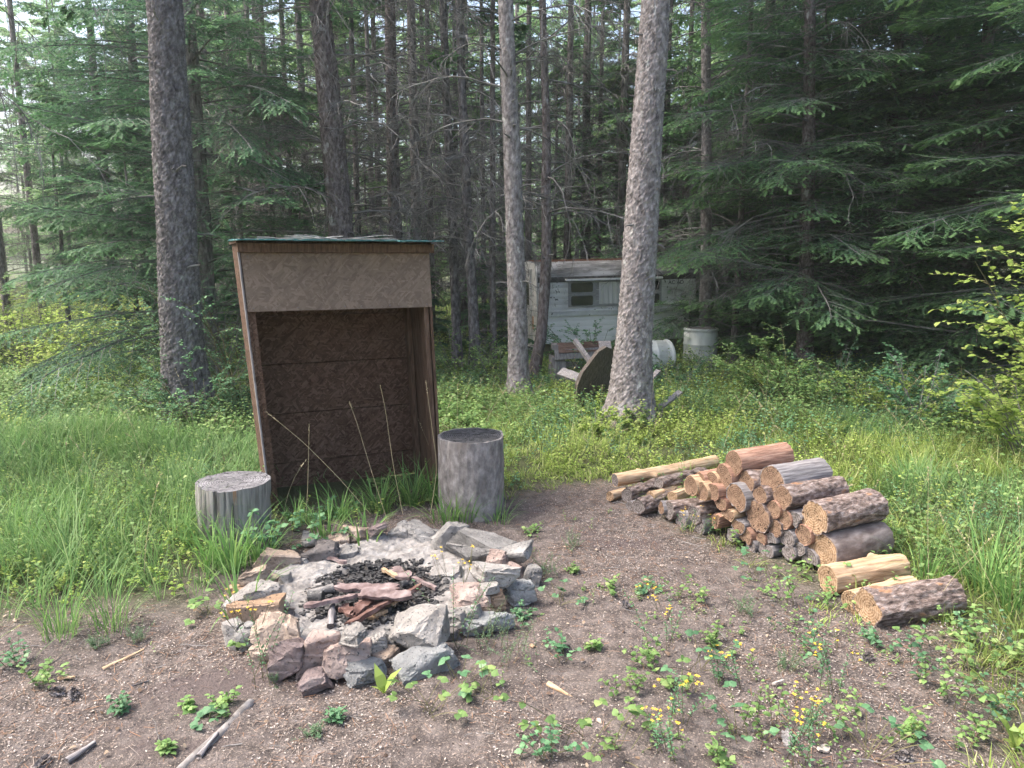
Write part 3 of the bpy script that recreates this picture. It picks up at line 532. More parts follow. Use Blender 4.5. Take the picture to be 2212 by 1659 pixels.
# ------------------------------------------------------------------ leaves, grass, ground cover
def leafV(P, az, el, L, Wd, rng, curl=.15):
    f = np.stack([np.cos(az) * np.cos(el), np.sin(az) * np.cos(el), np.sin(el)], -1); s = np.stack([-np.sin(az), np.cos(az), 0 * az], -1)
    rl = rng.normal(0, .35, len(az))[:, None]; n = np.cross(s, f) * -1; s2 = s * np.cos(rl) + n * np.sin(rl); n2 = n * np.cos(rl) - s * np.sin(rl)
    L, Wd = np.asarray(L)[:, None], np.asarray(Wd)[:, None]
    pts = [(0, 0, 0), (.28, .46, .06), (.28, -.46, .06), (.62, .42, .02), (.62, -.42, .02), (1, 0, -curl)]
    V = np.stack([P + f * (a * L) + s2 * (b * Wd) + n2 * (c * L) for a, b, c in pts], 1)
    T0 = np.array([(0, 2, 1), (1, 2, 4), (1, 4, 3), (3, 4, 5)]); T = (T0[None] + (np.arange(len(P)) * 6)[:, None, None]).reshape(-1, 3)
    return V.reshape(-1, 3), T
def sprigs(C, H, rng, nl=8, L=.03, Wr=.7, lean=.25, stem=True, mb=None, ml=0, ms=1, spread=1.0, elm=.25, pair=True, sr=.0012):
    """leafy stems at C (N,3), height H (N,), nl leaves each"""
    N_ = len(C); mb = mb or MB(); az = rng.uniform(0, 6.28, N_); P, A, E = curves(C, az, 1.5 - np.abs(rng.normal(0, lean, N_)), H, rng.uniform(0, .5, N_), 6, rng, .08)
    if stem: mb.add(*tubes(P, np.linspace(sr * 1.4, sr * .7, 6)[None], 3), ms)
    idx = np.repeat(np.arange(N_), nl); t = np.tile(np.linspace(.25, 1, nl), N_).clip(0, 1); p, a, e = pick(P, A, E, idx, t)
    k = np.tile(np.arange(nl), N_); L = L[idx] if isinstance(L, np.ndarray) else L; la = az[idx] + (k % 2) * math.pi + (k // 2) * 1.6 + rng.normal(0, .3, len(idx)); l = L * rng.uniform(.6, 1.2, len(idx)) * (1.1 - .3 * t)
    mb.add(*leafV(p, la, rng.normal(elm, .25, len(idx)), l, l * Wr, rng), ml); return mb
def blades(C, H, rng, Wd, bend, az=None, mb=None, m=0, seg=(0, .3, .6, .82, 1)):
    N_ = len(C); mb = mb or MB(); az = rng.uniform(0, 6.28, N_) if az is None else az
    d = np.stack([np.cos(az), np.sin(az), 0 * az], -1); s = np.stack([-np.sin(az), np.cos(az), 0 * az], -1); t = np.array(seg); n = len(t)
    b = bend[:, None] * t[None]; 
    cx_ = np.cumsum(np.concatenate([np.zeros((N_, 1)), np.diff(t)[None] * np.sin(b[:, 1:])], 1), 1) * H[:, None]; cz = np.cumsum(np.concatenate([np.zeros((N_, 1)), np.diff(t)[None] * np.cos(b[:, 1:])], 1), 1) * H[:, None]
    P = C[:, None] + d[:, None] * cx_[..., None]; P[..., 2] += cz
    w = (1 - t ** 1.6) * .5 + .02; w[0] = .35; o = s[:, None] * (w[None] * Wd[:, None])[..., None]
    V = np.stack([P - o, P + o], 2).reshape(N_, -1, 3); q = np.arange(n - 1)[:, None] * 2
    T0 = np.concatenate([q + [0, 1, 3], q + [0, 3, 2]]); T = (T0[None] + (np.arange(N_) * 2 * n)[:, None, None]).reshape(-1, 3)
    mb.add(V.reshape(-1, 3), T, m); return mb
def scatter(n, y0, y1, rng, k=.74, pad=1.5):
    u = rng.random(n); y = np.sqrt(y0 ** 2 + u * (y1 ** 2 - y0 ** 2)); x = rng.uniform(-1, 1, n) * (y * k + pad); return x, y
def G2(a, b): p = GT(a, b); return (p.x, p.y)
BLOCK = []        # (x, y, r) kept clear of grass
rng = np.random.default_rng(5)
stL, stR = G(505, 1186), G(1022, 1128)
ringc = G(*Z1(1130, 640)); 
def keep(x, y, extra=0):
    ok = np.hypot((x - ringc.x) / .78, (y - ringc.y) / .85) > 1
    for c, r in (((stL.x, stL.y + .21), .22), ((stR.x, stR.y + .23), .24)): ok &= np.hypot(x - c[0], y - c[1]) > r
    ex = (x + 1.05) * .891 + (y - 5.1) * .454; ey = -(x + 1.05) * .454 + (y - 5.1) * .891
    ok &= ~((np.abs(ex) < .62) & (ey > -.1) & (ey < .62))
    for (bx, by, br) in BLOCK: ok &= np.hypot(x - bx, y - by) > br
    return ok
# fine grass in tufts
x, y = scatter(22500, 1.6, 13.5, rng); sdv = sdist(x, y); cl = fbm(x * .8, y * .8, 0, 31, 3)
lush = np.clip(.5 + .5 * sstep(-.5, -2.2, x) + .35 * sstep(2.2, 3, x), .5, 1)
ok = keep(x, y) & (rng.random(len(x)) < sstep(.12, -.45, sdv + (cl - .5) * .6) * (.35 + .9 * cl) * (1 - .45 * sstep(7.5, 11, y)))
x, y, cl, lush = x[ok], y[ok], cl[ok], lush[ok]; nb = 17; idx = np.repeat(np.arange(len(x)), nb); az = rng.uniform(0, 6.28, len(idx)); rr = rng.random(len(idx)) ** .7 * .06
bx, by = x[idx] + np.cos(az) * rr, y[idx] + np.sin(az) * rr; C = np.stack([bx, by, hgt(bx, by) - .01], -1)
tall = (.16 + .15 * sstep(-.9, -2.2, x) * sstep(8, 6, y) + .1 * sstep(2.2, 3.2, x) * sstep(7, 5, y)) * (.35 + 1.3 * cl) * (.6 + .8 * fbm(x * 2.6, y * 2.6, 0, 37, 2)) * rng.uniform(.7, 1.35, len(x)) * (.55 + .45 * sstep(.1, -.6, sdist(x, y)))
Hh = tall[idx] * rng.uniform(.55, 1.15, len(idx)); taz = (noise(x * .9, y * .9, 0, 3) * 9)[idx]
mb = blades(C, Hh, rng, rng.uniform(.003, .0062, len(idx)) * (1 + .08 * by), np.clip(rng.normal(1.35, .5, len(idx)), .2, 2.5), np.where(rng.random(len(idx)) < .55, taz + rng.normal(0, .5, len(idx)), az))
mgr = (taz < 0) ; M0 = np.repeat((noise(x * .8, y * .8, 0, 91) * .5 + .75 * sstep(-.6, -1.8, x) + .3 * sstep(2.2, 3.2, x) > .55)[idx], 8).astype(int)
tag(link('grass', mesh_np('grass', np.concatenate(mb.V), np.concatenate(mb.T), [GRASS, GRASSC], M0[:len(np.concatenate(mb.T))] if len(M0) == len(np.concatenate(mb.T)) else None)), kind='stuff')
# broad low leaves between the grass, and the undergrowth under the trees
x, y = scatter(63000, 1.7, 15, rng); sdv = sdist(x, y); cl = fbm(x * 1.1, y * 1.1, 0, 41, 3)
dens = sstep(.05, -.4, sdv + (cl - .5) * .7) * (.25 + 1.1 * sstep(.4, .62, cl)) * (.7 + .3 * sstep(5.5, 8, y)); ok = keep(x, y) & (rng.random(len(x)) < dens); x, y = x[ok], y[ok]
C = np.stack([x, y, hgt(x, y) - .01], -1); h_ = rng.uniform(.06, .2, len(x)) * (1 + .8 * sstep(5, 8, y)) * (1 + .5 * sstep(1.8, 2.6, x))
sp_ = fbm(x * .7, y * .7, 0, 51, 2); mb = MB()
x2, y2 = scatter(5200, 2.1, 6, rng, .74, .6); ok = (sdist(x2, y2) > .05) & keep(x2, y2) & (rng.random(len(x2)) < (.06 + .75 * sstep(-.2, 1.0, x2) * sstep(4.6, 3.2, y2)) * sstep(.4, .6, fbm(x2 * 2, y2 * 2, 0, 19, 2))); x2, y2 = x2[ok], y2[ok]
C2 = np.stack([x2, y2, hgt(x2, y2) - .003], -1); sprigs(C2, rng.uniform(.02, .09, len(x2)), rng, 7, rng.uniform(.008, .022, len(x2)), .6, .6, True, mb, 0, 3, sr=.0007)
for a_, b_, m_ in ((0, .47, 0), (.47, .56, 1), (.56, 2, 2)):
    q = (sp_ >= a_) & (sp_ < b_)
    if q.any(): sprigs(C[q], h_[q], rng, 8, (.028 + .016 * sstep(5, 9, y) + .012 * (sp_ < .45))[q] * 1.0, .75, .45, True, mb, m_, 3)
tag(link('ground_cover', mb.mesh('ground_cover', [LEAF, LEAFD, LEAFY, STEM])), kind='stuff')
x, y = scatter(24000, 10.5, 34, rng, .8, 3); cl = fbm(x * .35, y * .35, 0, 61, 3); ok = rng.random(len(x)) < .35 + .9 * sstep(.4, .6, cl); 
cxm, cym = 2.0, 15.0; ok &= ~((x > .35) & (x < 3.7) & (y > 13.6) & (y < 16.3)); x, y, cl = x[ok], y[ok], cl[ok]
C = np.stack([x, y, hgt(x, y)], -1); h_ = rng.uniform(.2, .55, len(x)) * np.where((x > .2) & (x < 4.6) & (y < 14), .5, 1) * (.6 + 1.1 * cl) * (1 + .9 * sstep(-3, -6, x)); mb = MB(); q = (noise(x * .4, y * .4, 0, 71) + .35 * sstep(-2.5, -6, x)) > .55
sprigs(C[q], h_[q], rng, 13, .065, .7, .5, True, mb, 1, 2, sr=.002); sprigs(C[~q], h_[~q], rng, 13, .06, .7, .5, True, mb, 0, 2, sr=.002)
tag(link('undergrowth', mb.mesh('undergrowth', [LEAF, LEAFY, STEM])), kind='stuff')

x, y = scatter(2600, 3.0, 11, rng); sdv = sdist(x, y); ok = keep(x, y) & (sdv < -.25) & (rng.random(len(x)) < .2 + .8 * sstep(.45, .6, fbm(x * .9, y * .9, 0, 97, 3))); x, y = x[ok], y[ok]; C = np.stack([x, y, hgt(x, y) - .01], -1); q = noise(x * .7, y * .7, 0, 99) > .5; mb = MB()
sprigs(C[q], rng.uniform(.2, .46, q.sum()), rng, 14, .04, .62, .4, True, mb, 0, 2, sr=.0016); sprigs(C[~q], rng.uniform(.2, .42, (~q).sum()), rng, 22, .03, .35, .35, True, mb, 1, 2, elm=.5, sr=.0014)
ns_ = 420; x, y = scatter(ns_ * 3, 3.2, 10, rng); ok = keep(x, y) & (sdist(x, y) < -.2); x, y = x[ok][:ns_], y[ok][:ns_]; C = np.stack([x, y, hgt(x, y)], -1); P, _, _ = curves(C, rng.uniform(0, 6.28, len(x)), rng.uniform(1.1, 1.5, len(x)), rng.uniform(.35, .7, len(x)), rng.uniform(.1, .9, len(x)), 8, rng, .04)
mb.add(*tubes(P, np.linspace(.0014, .0006, 8)[None], 3), 3); ii = np.repeat(np.arange(len(x)), 14); tt = rng.uniform(.82, 1, len(ii)); p, a_h, e_h = pick(P, np.zeros(P.shape[:2]), np.ones(P.shape[:2]), ii, tt); mb.add(*leafV(p, rng.uniform(0, 6.28, len(ii)), rng.uniform(.6, 1.4, len(ii)), np.full(len(ii), .012), np.full(len(ii), .005), rng), 3)
tag(link('tall_weeds', mb.mesh('tall_weeds', [LEAF, LEAFD, STEM, STRAW])), kind='stuff')
# litter on the bare earth: wood chips and needles
rng = np.random.default_rng(6)
def litter(n, name, mats, Lr, Wr, lab, y1=7.0):
    x, y = scatter(n, 2.0, y1, rng); s_ = sdist(x, y); ok = (s_ > -.5) & (np.hypot((x - ringc.x) / .6, (y - ringc.y) / .65) > 1) & (rng.random(len(x)) < .15 + .85 * sstep(.42, .6, fbm(x * 1.6, y * 1.6, 0, 88, 3)))
    x, y = x[ok], y[ok]; k = len(x); az = rng.uniform(0, 6.28, k); l = rng.uniform(*Lr, k) * .5; w = rng.uniform(*Wr, k) * .5
    z = hgt(x, y) + (fbm(x * 9, y * 9, 0, 21, 3) - .5) * .03 * sstep(-.3, .3, s_[ok]) + rng.uniform(.002, .009, k)
    d = np.stack([np.cos(az), np.sin(az), rng.normal(0, .18, k)], -1); s2 = np.stack([-np.sin(az), np.cos(az), rng.normal(0, .35, k)], -1); P = np.stack([x, y, z], -1)
    l, w = l[:, None], w[:, None]; V = np.stack([P - d * l - s2 * w * .6, P - d * l * .8 + s2 * w, P + d * l * .7 + s2 * w * .7, P + d * l - s2 * w], 1).reshape(-1, 3)
    q = np.arange(k)[:, None] * 4; T = np.concatenate([q + [0, 2, 1], q + [0, 3, 2]], 1).reshape(-1, 3)
    me = mesh_np(name, V, T, mats, np.repeat(rng.integers(0, len(mats), k), 2)); tag(link(name, me), lab, 'litter', kind='stuff')
CH = [pm('chip_' + n_, [(.3, a), (.7, b)], 30, bump=0) for n_, a, b in (('pale', (.31, .265, .23), (.5, .44, .39)), ('tan', (.2, .16, .135), (.31, .26, .225)), ('brown', (.1, .07, .055), (.2, .14, .115)), ('grey', (.22, .19, .18), (.36, .32, .3)), ('dark', (.05, .038, .032), (.1, .08, .07)))]
litter(300000, 'wood_chips', CH, (.003, .012), (.0025, .006), 'pale wood chips strewn over the bare earth')
litter(80000, 'pine_needles', [CH[1], pm('needle_rust', [(.3, (.2, .1, .06)), (.7, (.36, .22, .14))], 30, bump=0), CH[2]], (.025, .07), (.0012, .0022), 'rust brown dry needles over the bare earth')

twig_litter()
# ------------------------------------------------------------------ shrubs and small plants
def shrub(px, py, h, spread, ns, L, mats, label, seed, name='shrub', Y=None, nl=12, lean=.5, tw=8, Wr=.72, group=None, az0=None, gap=.25, sr=.006):
    rng = np.random.default_rng(seed)
    h *= 1.25; ns = int(ns * 1.35); b = GT(px, py) if Y is None else Vector((at(px, py, Y).x, Y, 0)); b.z = float(hgt(b.x, b.y))
    o = thing(name, label, 'shrub', b, group); az = rng.uniform(0, 6.28, ns) if az0 is None else az0 + rng.normal(0, .35, ns)
    st = np.stack([np.cos(az) * .04, np.sin(az) * .04, 0 * az - .03], -1) * rng.uniform(.3, 3, (ns, 1))
    Ln = h * rng.uniform(.7, 1.15, ns); P, A, E = curves(st, az, 1.45 - np.abs(rng.normal(lean, .25, ns)) * spread, Ln, rng.uniform(-.1, .8, ns), 10, rng, .1)
    mb = MB(); mb.add(*tubes(P, np.linspace(sr, sr * .35, 10)[None] * (.5 + h), 4))
    idx = np.repeat(np.arange(ns), tw); m = len(idx); t = rng.uniform(gap, 1, m); s2, a2, e2 = pick(P, A, E, idx, t)
    P2, A2, E2 = curves(s2, a2 + rng.uniform(-1.3, 1.3, m), e2 * .6 + rng.normal(0, .25, m), Ln[idx] * rng.uniform(.15, .4, m) * (1.2 - .6 * t), rng.uniform(0, .7, m), 6, rng, .12)
    mb.add(*tubes(P2, np.linspace(.0025, .0012, 6)[None], 3)); link('stems', mb.mesh('stems', [TWIG if sr > .004 else STEM]), o)
    lb = MB(); i3 = np.repeat(np.arange(m), nl); t3 = np.tile(np.linspace(.2, 1, nl), m); p, a, e = pick(P2, A2, E2, i3, t3); k = np.tile(np.arange(nl), m)
    l = L * rng.uniform(.6, 1.2, len(i3)); mi_ = rng.integers(0, len(mats))
    lb.add(*leafV(p, a + np.where(k % 2, 1.2, -1.2) + rng.normal(0, .35, len(i3)), rng.normal(.1, .3, len(i3)), l, l * Wr, rng), 0)
    link('leaves', lb.mesh('leaves', mats), o); return o
for i, a in enumerate([
    (430, 900, .62, 1.0, 16, .03, [LEAFD], 'blue green leafy shrub climbing against the foot of the thick dark trunk', 0, 7.75, .004, 14),
    (350, 880, .55, 1.3, 22, .03, [LEAF], 'low twiggy shrub spreading left of the thick dark trunk foot', 0, 8.1),
    (520, 830, 1.35, .8, 16, .034, [LEAFD], 'tall open leafy shrub between the thick dark trunk and the shelter', 0, 8.6, .004, 14),
    (470, 820, 1.0, .9, 14, .032, [LEAF], 'leafy shrub just right of the thick dark trunk', 0, 9.0),
    (1275, 800, .95, .7, 9, .042, [LEAFD], 'airy small leaved shrub in front of the camper lower wall', 0, 11.2, .0035, 16),
    (1700, 850, .75, 1.1, 18, .045, [LEAF], 'pale sunlit broad leaved shrub below the grey fir trunk', 0, 8.8, .004, 13),
    (1790, 850, .6, 1.1, 14, .045, [LEAFD], 'leafy shrub in front of the dark hollow under the firs', 0, 9.2),
    (1990, 880, .62, 1.0, 16, .05, [LEAFD], 'blue green round leaved shrub before the dark fir hollow', 0, 7.6),
    (2090, 880, .5, 1.2, 16, .04, [LEAFY], 'yellow green shrub next to the blue green round leaved one', 0, 7.3),
    (2240, 900, .85, .8, 14, .055, [LEAFY], 'tall sunlit yellow leaved shrub at the right border', 0, 6.2),
    (2400, 800, 1.5, .4, 12, .06, [LEAFY], 'overhanging bush with bright lime leaves reaching in from the right border', 0, 6.0, .0028, 14),
    (1290, 905, .34, 1.3, 10, .04, [LEAFY], 'small lime leaved shrub at the left foot of the thick light trunk', 0, 7.15),
    (1360, 940, .22, 1.4, 9, .035, [LEAFY], 'low lime sprigs right in front of the thick light trunk', 0, 7.0),
    (1420, 905, .3, 1.3, 9, .035, [LEAF], 'low leafy sprigs at the right foot of the thick light trunk', 0, 7.4),
    (1460, 815, .5, 1.3, 18, .035, [LEAFD], 'dense leafy shrub between thick light trunk and lying drum', 0, 10.2),
    (1540, 830, .45, 1.4, 18, .035, [LEAF], 'leafy shrub hiding the bottom of the upright barrel', 0, 10.9),
    (60, 800, 1.3, 1.3, 40, .055, [LEAFY], 'large glowing yellow green bush at the left border', 0, 12.5),
    (190, 790, 1.15, 1.3, 38, .055, [LEAFY], 'glowing yellow green bush left of the drooping spruce', 0, 13.4),
    (-60, 790, 1.5, 1.3, 36, .055, [LEAFY], 'bright leafy bush cut by the left border', 0, 13.8),
    (310, 800, .9, 1.2, 18, .045, [LEAF], 'green bush under the drooping spruce boughs', 0, 11.8),
    (1000, 800, .7, 1.2, 18, .04, [LEAF], 'low leafy shrub at the foot of the close dark pair of trunks', 0, 11.2),
    (1080, 810, .6, 1.2, 14, .04, [LEAF], 'low leafy shrub left of the slim pale trunk', 0, 10.6),
    (1880, 860, .45, 1.2, 14, .04, [LEAFY], 'sunlit low shrub at the middle edge of the dark fir hollow', 0, 8.2),
]): shrub(a[0], a[1], a[2], a[3], a[4], a[5], a[6], a[7], 100 + i, Y=a[9], sr=a[10] if len(a) > 10 else .0045, tw=a[11] if len(a) > 10 else 8)

def flowers(mb, P, rng, r=.008, k=5, m=0):
    n = len(P); idx = np.repeat(np.arange(n), k); az = np.tile(np.arange(k) * 2 * math.pi / k, n) + np.repeat(rng.uniform(0, 6.28, n), k); el = rng.uniform(-.1, .7, n * k)
    mb.add(*leafV(P[idx], az, el, np.full(n * k, r), np.full(n * k, r * .55), rng), m)
def plant(px, py, kind, size, label, seed, group='small plants on the bare earth'):
    rng = np.random.default_rng(seed); b = GT(px, py); b.z -= .004
    o = thing({'s': 'seedling', 'b': 'strawberry_plant', 'y': 'flowering_weed', 'f': 'feathery_weed', 't': 'leafy_shoot'}[kind], label, 'plant', b, group); h = size
    if kind == 's':
        n = 7; C = np.stack([rng.normal(0, h * .25, n), rng.normal(0, h * .25, n), 0 * np.zeros(n)], -1); q = sprigs(C, np.full(n, h) * rng.uniform(.5, 1, n), rng, 9, .029, .74, .5, True, None, 0, 1)
    elif kind == 'b':
        n = 8; C = np.stack([rng.normal(0, h * .15, n), rng.normal(0, h * .15, n), 0 * np.zeros(n)], -1); az = rng.uniform(0, 6.28, n); P, A, E = curves(C, az, rng.uniform(.5, 1.3, n), h * rng.uniform(.7, 1.2, n), np.full(n, .5), 6, rng, .05)
        q = MB(); q.add(*tubes(P, .0014, 3), 1); tp = P[:, -1]; i3 = np.repeat(np.arange(n), 3); la = A[i3, -1] + np.tile([-1.25, 0, 1.25], n); l = rng.uniform(.022, .042, n * 3)
        q.add(*leafV(tp[i3], la, rng.normal(.05, .15, n * 3), l, l * .85, rng, .1), 0)
    elif kind == 'y':
        n = 5; C = np.stack([rng.normal(0, .03, n), rng.normal(0, .03, n), 0 * np.zeros(n)], -1); H_ = h * rng.uniform(.75, 1.1, n); q = sprigs(C, H_, rng, 26, .018, .42, .22, True, None, 0, 1, elm=.4)
        fb = MB(); 
        P, A, E = curves(C, rng.uniform(0, 6.28, n), np.full(n, 1.4), H_, np.full(n, .2), 5, rng, .05); tp = P[:, -1][np.repeat(np.arange(n), 3)] + rng.normal(0, .012, (n * 3, 3)); flowers(fb, tp, rng)
        cc = tp[::3]; link('blossoms', fb.mesh('blossoms', [YEL]), o); Pq = np.stack([np.repeat(P[:, -2], 3, 0), tp], 1); q.add(*tubes(Pq, .0008, 3), 1)
    elif kind == 'f':
        n = 16; C = np.stack([rng.normal(0, h * .2, n), rng.normal(0, h * .2, n), 0 * np.zeros(n)], -1); q = sprigs(C, h * rng.uniform(.5, 1, n), rng, 34, .013, .2, .5, True, None, 0, 1, elm=.4, sr=.0008)
    else:
        n = 2; C = np.stack([rng.normal(0, .01, n), rng.normal(0, .01, n), 0 * np.zeros(n)], -1); q = MB(); az = np.array([.2, 2.6]); q.add(*leafV(C, az, np.array([1.1, 1.2]), np.full(2, h), np.full(2, h * .35), rng), 0); q.add(*leafV(C, az + 1, np.array([1.3, .9]), np.full(2, h * .6), np.full(2, h * .2), rng), 0)
    mt = {'s': LEAF, 'b': LEAF, 'y': LEAFD, 'f': FEATH, 't': LEAFY}[kind]; 
    if kind in 'sb' and seed % 3 == 0: mt = LEAFD
    M_ = np.concatenate(q.M); V = np.concatenate(q.V); T = np.concatenate(q.T)
    link('leaves', mesh_np('leaves', V, T[M_ == 0], mt), o)
    if (M_ == 1).any(): link('stems', mesh_np('stems', V, T[M_ == 1], STEM), o)
    return o
PL = [(1240, 1185, 'f', .16, 'grey green feathery weed on the path right behind the stone ring'), (1155, 1150, 's', .1, 'small bright sprig beside the foot of the right stump'), (1175, 1245, 'f', .16, 'feathery weed touching the right outside of the stone ring'),
 (1213, 1305, 'b', .1, 'low yellow green plant just right of the stone ring'), (1243, 1240, 's', .07, 'tiny seedling right of the stone ring on bare path'), (1490, 1300, 's', .2, 'bright leafy seedling in the middle of the path, largest there'), (1395, 1280, 's', .1, 'small pale seedling on the path left of the largest one'),
 (1320, 1275, 's', .08, 'tiny pale seedling in the middle of the path'), (1690, 1300, 's', .26, 'big bushy green plant in front of the woodpile'), (1640, 1250, 'b', .15, 'leafy plant leaning on the woodpile front'), (1610, 1330, 'f', .14, 'pale feathery weed left of the big bushy plant'),
 (1800, 1310, 's', .2, 'yellow leaved sprig growing between the two front logs'), (1900, 1400, 's', .1, 'two leaf sprig before the cut end of the frontmost log'), (1440, 1400, 'y', .25, 'weed with yellow blossoms left of the fallen stone path middle'), (1405, 1440, 's', .16, 'green plant at the root of a yellow blossomed weed'),
 (1510, 1440, 'b', .13, 'dark green round leaved clump in the middle foreground'), (1285, 1400, 's', .06, 'tiny two leaf seedling in the middle of the bare earth'), (1345, 1500, 's', .15, 'rounded dark green seedling right of the middle foreground'), (1200, 1415, 's', .12, 'thin stemmed seedling right of the ring front'),
 (1110, 1430, 'f', .26, 'tall narrow feathery weed at the ring right front'), (1050, 1400, 'f', .25, 'feathery weed leaning on the low green grey slab'), (1000, 1400, 'y', .42, 'tall weed whose yellow blossoms stand before the ring stones'), (1060, 1510, 'b', .13, 'bright strawberry clump before the ring, right of the two leaf shoot'),
 (920, 1545, 'b', .16, 'big toothed bright green clump in the middle foreground'), (990, 1480, 'b', .12, 'strawberry clump under the large pale slab'), (832, 1500, 't', .13, 'two broad upright lime leaves before the ring'), (567, 1480, 'y', .4, 'thin tall weed with one yellow blossom at the ring left front'),
 (600, 1470, 'f', .06, 'tiny dark green tuft under the ring left front'), (545, 1400, 'b', .1, 'leafy clump at the left outside of the ring'), (450, 1330, 'b', .12, 'grey green clump on the earth left of the ring'), (255, 1545, 's', .08, 'small seedling on bare earth in the left foreground'),
 (405, 1535, 's', .06, 'tiny two leaf seedling left of the half buried pole'), (490, 1530, 's', .1, 'seedling at the upper end of the half buried pole'), (455, 1560, 'b', .05, 'flat little clump beside the half buried pole'), (370, 1625, 's', .05, 'yellow seedling at the lower end of the half buried pole'),
 (100, 1480, 's', .12, 'yellow green sprigs at the left border of the bare earth'), (40, 1440, 's', .14, 'pale sprig in the left corner below the tall grass'), (210, 1400, 'f', .08, 'feathery tuft in front of the tall grass at the left'), (300, 1385, 'f', .1, 'feathery tuft below the lush grass left of the ring'),
 (730, 1560, 's', .07, 'seedling below the middle of the ring'), (680, 1590, 'f', .07, 'tiny feathery tuft below the ring'), (1240, 1600, 'b', .17, 'wide strawberry clump at the bottom middle'), (1170, 1640, 's', .15, 'leafy plant cut by the bottom edge left of the wide clump'), (1330, 1630, 'b', .16, 'serrated bright clump at the bottom right of the middle'),
 (1480, 1560, 'y', .2, 'yellow blossomed weed right of the serrated clump'), (1440, 1630, 'y', .2, 'yellow blossomed weed at the bottom edge, left of the big group'), (1580, 1480, 'y', .18, 'short weed with a round yellow blossom head'), (1650, 1560, 's', .2, 'large leafy plant among yellow blossoms'), (1600, 1590, 'b', .15, 'dark leaved clump left of the large leafy plant'),
 (1790, 1500, 'y', .22, 'weed with two orange yellow heads in the right foreground'), (1700, 1450, 'f', .14, 'blue green feathery bush in the right foreground'), (1760, 1420, 's', .26, 'single tall stem with paired leaves in the right foreground'), (1745, 1590, 'y', .2, 'weed with brownish yellow head near the bottom right'),
 (1850, 1590, 's', .2, 'arching sprig plant near the bottom right'), (1890, 1640, 'b', .15, 'clump cut by the bottom edge at the right'), (1720, 1650, 'y', .2, 'bright yellow blossoms at the bottom edge'), (1560, 1650, 's', .12, 'leafy seedling at the bottom edge'), (1990, 1450, 's', .22, 'bushy plant at the right edge of the bare earth'),
 (2040, 1510, 's', .22, 'round leaved plant at the right edge, second from the log'), (2110, 1500, 'b', .2, 'trifoliate plant near the right border'), (2150, 1560, 's', .26, 'large round leaved plant near the right border'), (2185, 1450, 'b', .22, 'lobed bright plant touching the right border'), (2080, 1600, 's', .16, 'leafy plant in the bottom right corner'),
 (2190, 1620, 't', .16, 'broad pale leaves in the bottom right corner'), (1960, 1590, 's', .1, 'small sprig left of the bottom right corner plants'), (2010, 1390, 'b', .16, 'leafy plant against the frontmost log'), (2110, 1400, 's', .25, 'tall bushy plant behind the far end of the frontmost log'), (1470, 1480, 'b', .08, 'little clump left of the round yellow head'),
 (1560, 1400, 's', .12, 'light sprig right of the green plant in the path'), (1130, 1340, 's', .1, 'tiny sprig against the ring right side'), (1500, 1160, 'y', .2, 'yellow tipped weed against the long poles of the woodpile'), (1760, 1190, 'y', .22, 'yellow tipped weed in front of the orange cut ends'), (1465, 1090, 's', .12, 'small leafy sprig at the foot of the long poles')]
for i, a in enumerate(PL): plant(a[0], a[1], a[2], a[3], a[4], 300 + i)

def clump(px, py, n, h, w, label, seed, mat=None, rad=.08, bend=(1.1, .45), name='grass_tuft', stalks=0):
    n = int(n * 1.7); rng = np.random.default_rng(seed); b = GT(px, py); o = thing(name, label, 'grass tuft', b, 'wide bladed grass tufts'); az = rng.uniform(0, 6.28, n); r_ = rng.random(n) ** .6 * rad
    C = np.stack([np.cos(az) * r_, np.sin(az) * r_, 0 * az - .01], -1); h *= 1.22; q = blades(C, h * rng.uniform(.45, 1.1, n), rng, rng.uniform(.6, 1.1, n) * w, np.clip(rng.normal(*bend, n), .1, 2.4), az + rng.normal(0, .5, n))
    link('blades', q.mesh('blades', [mat or GRASSW]), o); return o
for i, a in enumerate([(500, 1230, 46, .36, .011, 'lush wide bladed tuft in front of the left stump'), (560, 1210, 30, .3, .01, 'arching tuft between the left stump and the stone ring'), (450, 1225, 30, .3, .009, 'tuft at the left foot of the left stump'),
   (520, 1330, 16, .34, .011, 'few arching blades at the left of the stone ring'), (640, 1130, 26, .2, .01, 'short tuft inside the shelter front left'), (740, 1120, 34, .26, .009, 'tuft under the middle of the shelter opening'), (820, 1105, 44, .28, .011, 'dense tuft right of the shelter middle'),
   (890, 1090, 54, .3, .011, 'dense bright tuft at the right foot of the shelter'), (940, 1085, 44, .32, .01, 'tuft between the shelter and the right stump'), (1000, 1125, 34, .26, .01, 'tuft at the left foot of the right stump'), (700, 1160, 22, .3, .009, 'tuft behind the back stones of the ring'),
   (960, 1130, 30, .24, .009, 'tuft behind the leaning grey stone'), (1075, 1130, 20, .2, .007, 'small tuft at the right foot of the right stump'), (790, 1175, 12, .26, .012, 'sparse broad blades arching over the back stones'), (240, 1360, 40, .32, .005, 'upright fine tuft at the left edge of the bare earth'),
   (130, 1370, 40, .36, .006, 'leaning fine tuft near the left border'), (2130, 1290, 34, .42, .01, 'tall coarse grass near the right border'), (2190, 1330, 30, .45, .009, 'tall coarse grass touching the right border'), (2000, 1260, 34, .3, .007, 'grass tuft behind the frontmost log')]): clump(*a, seed=500 + i)
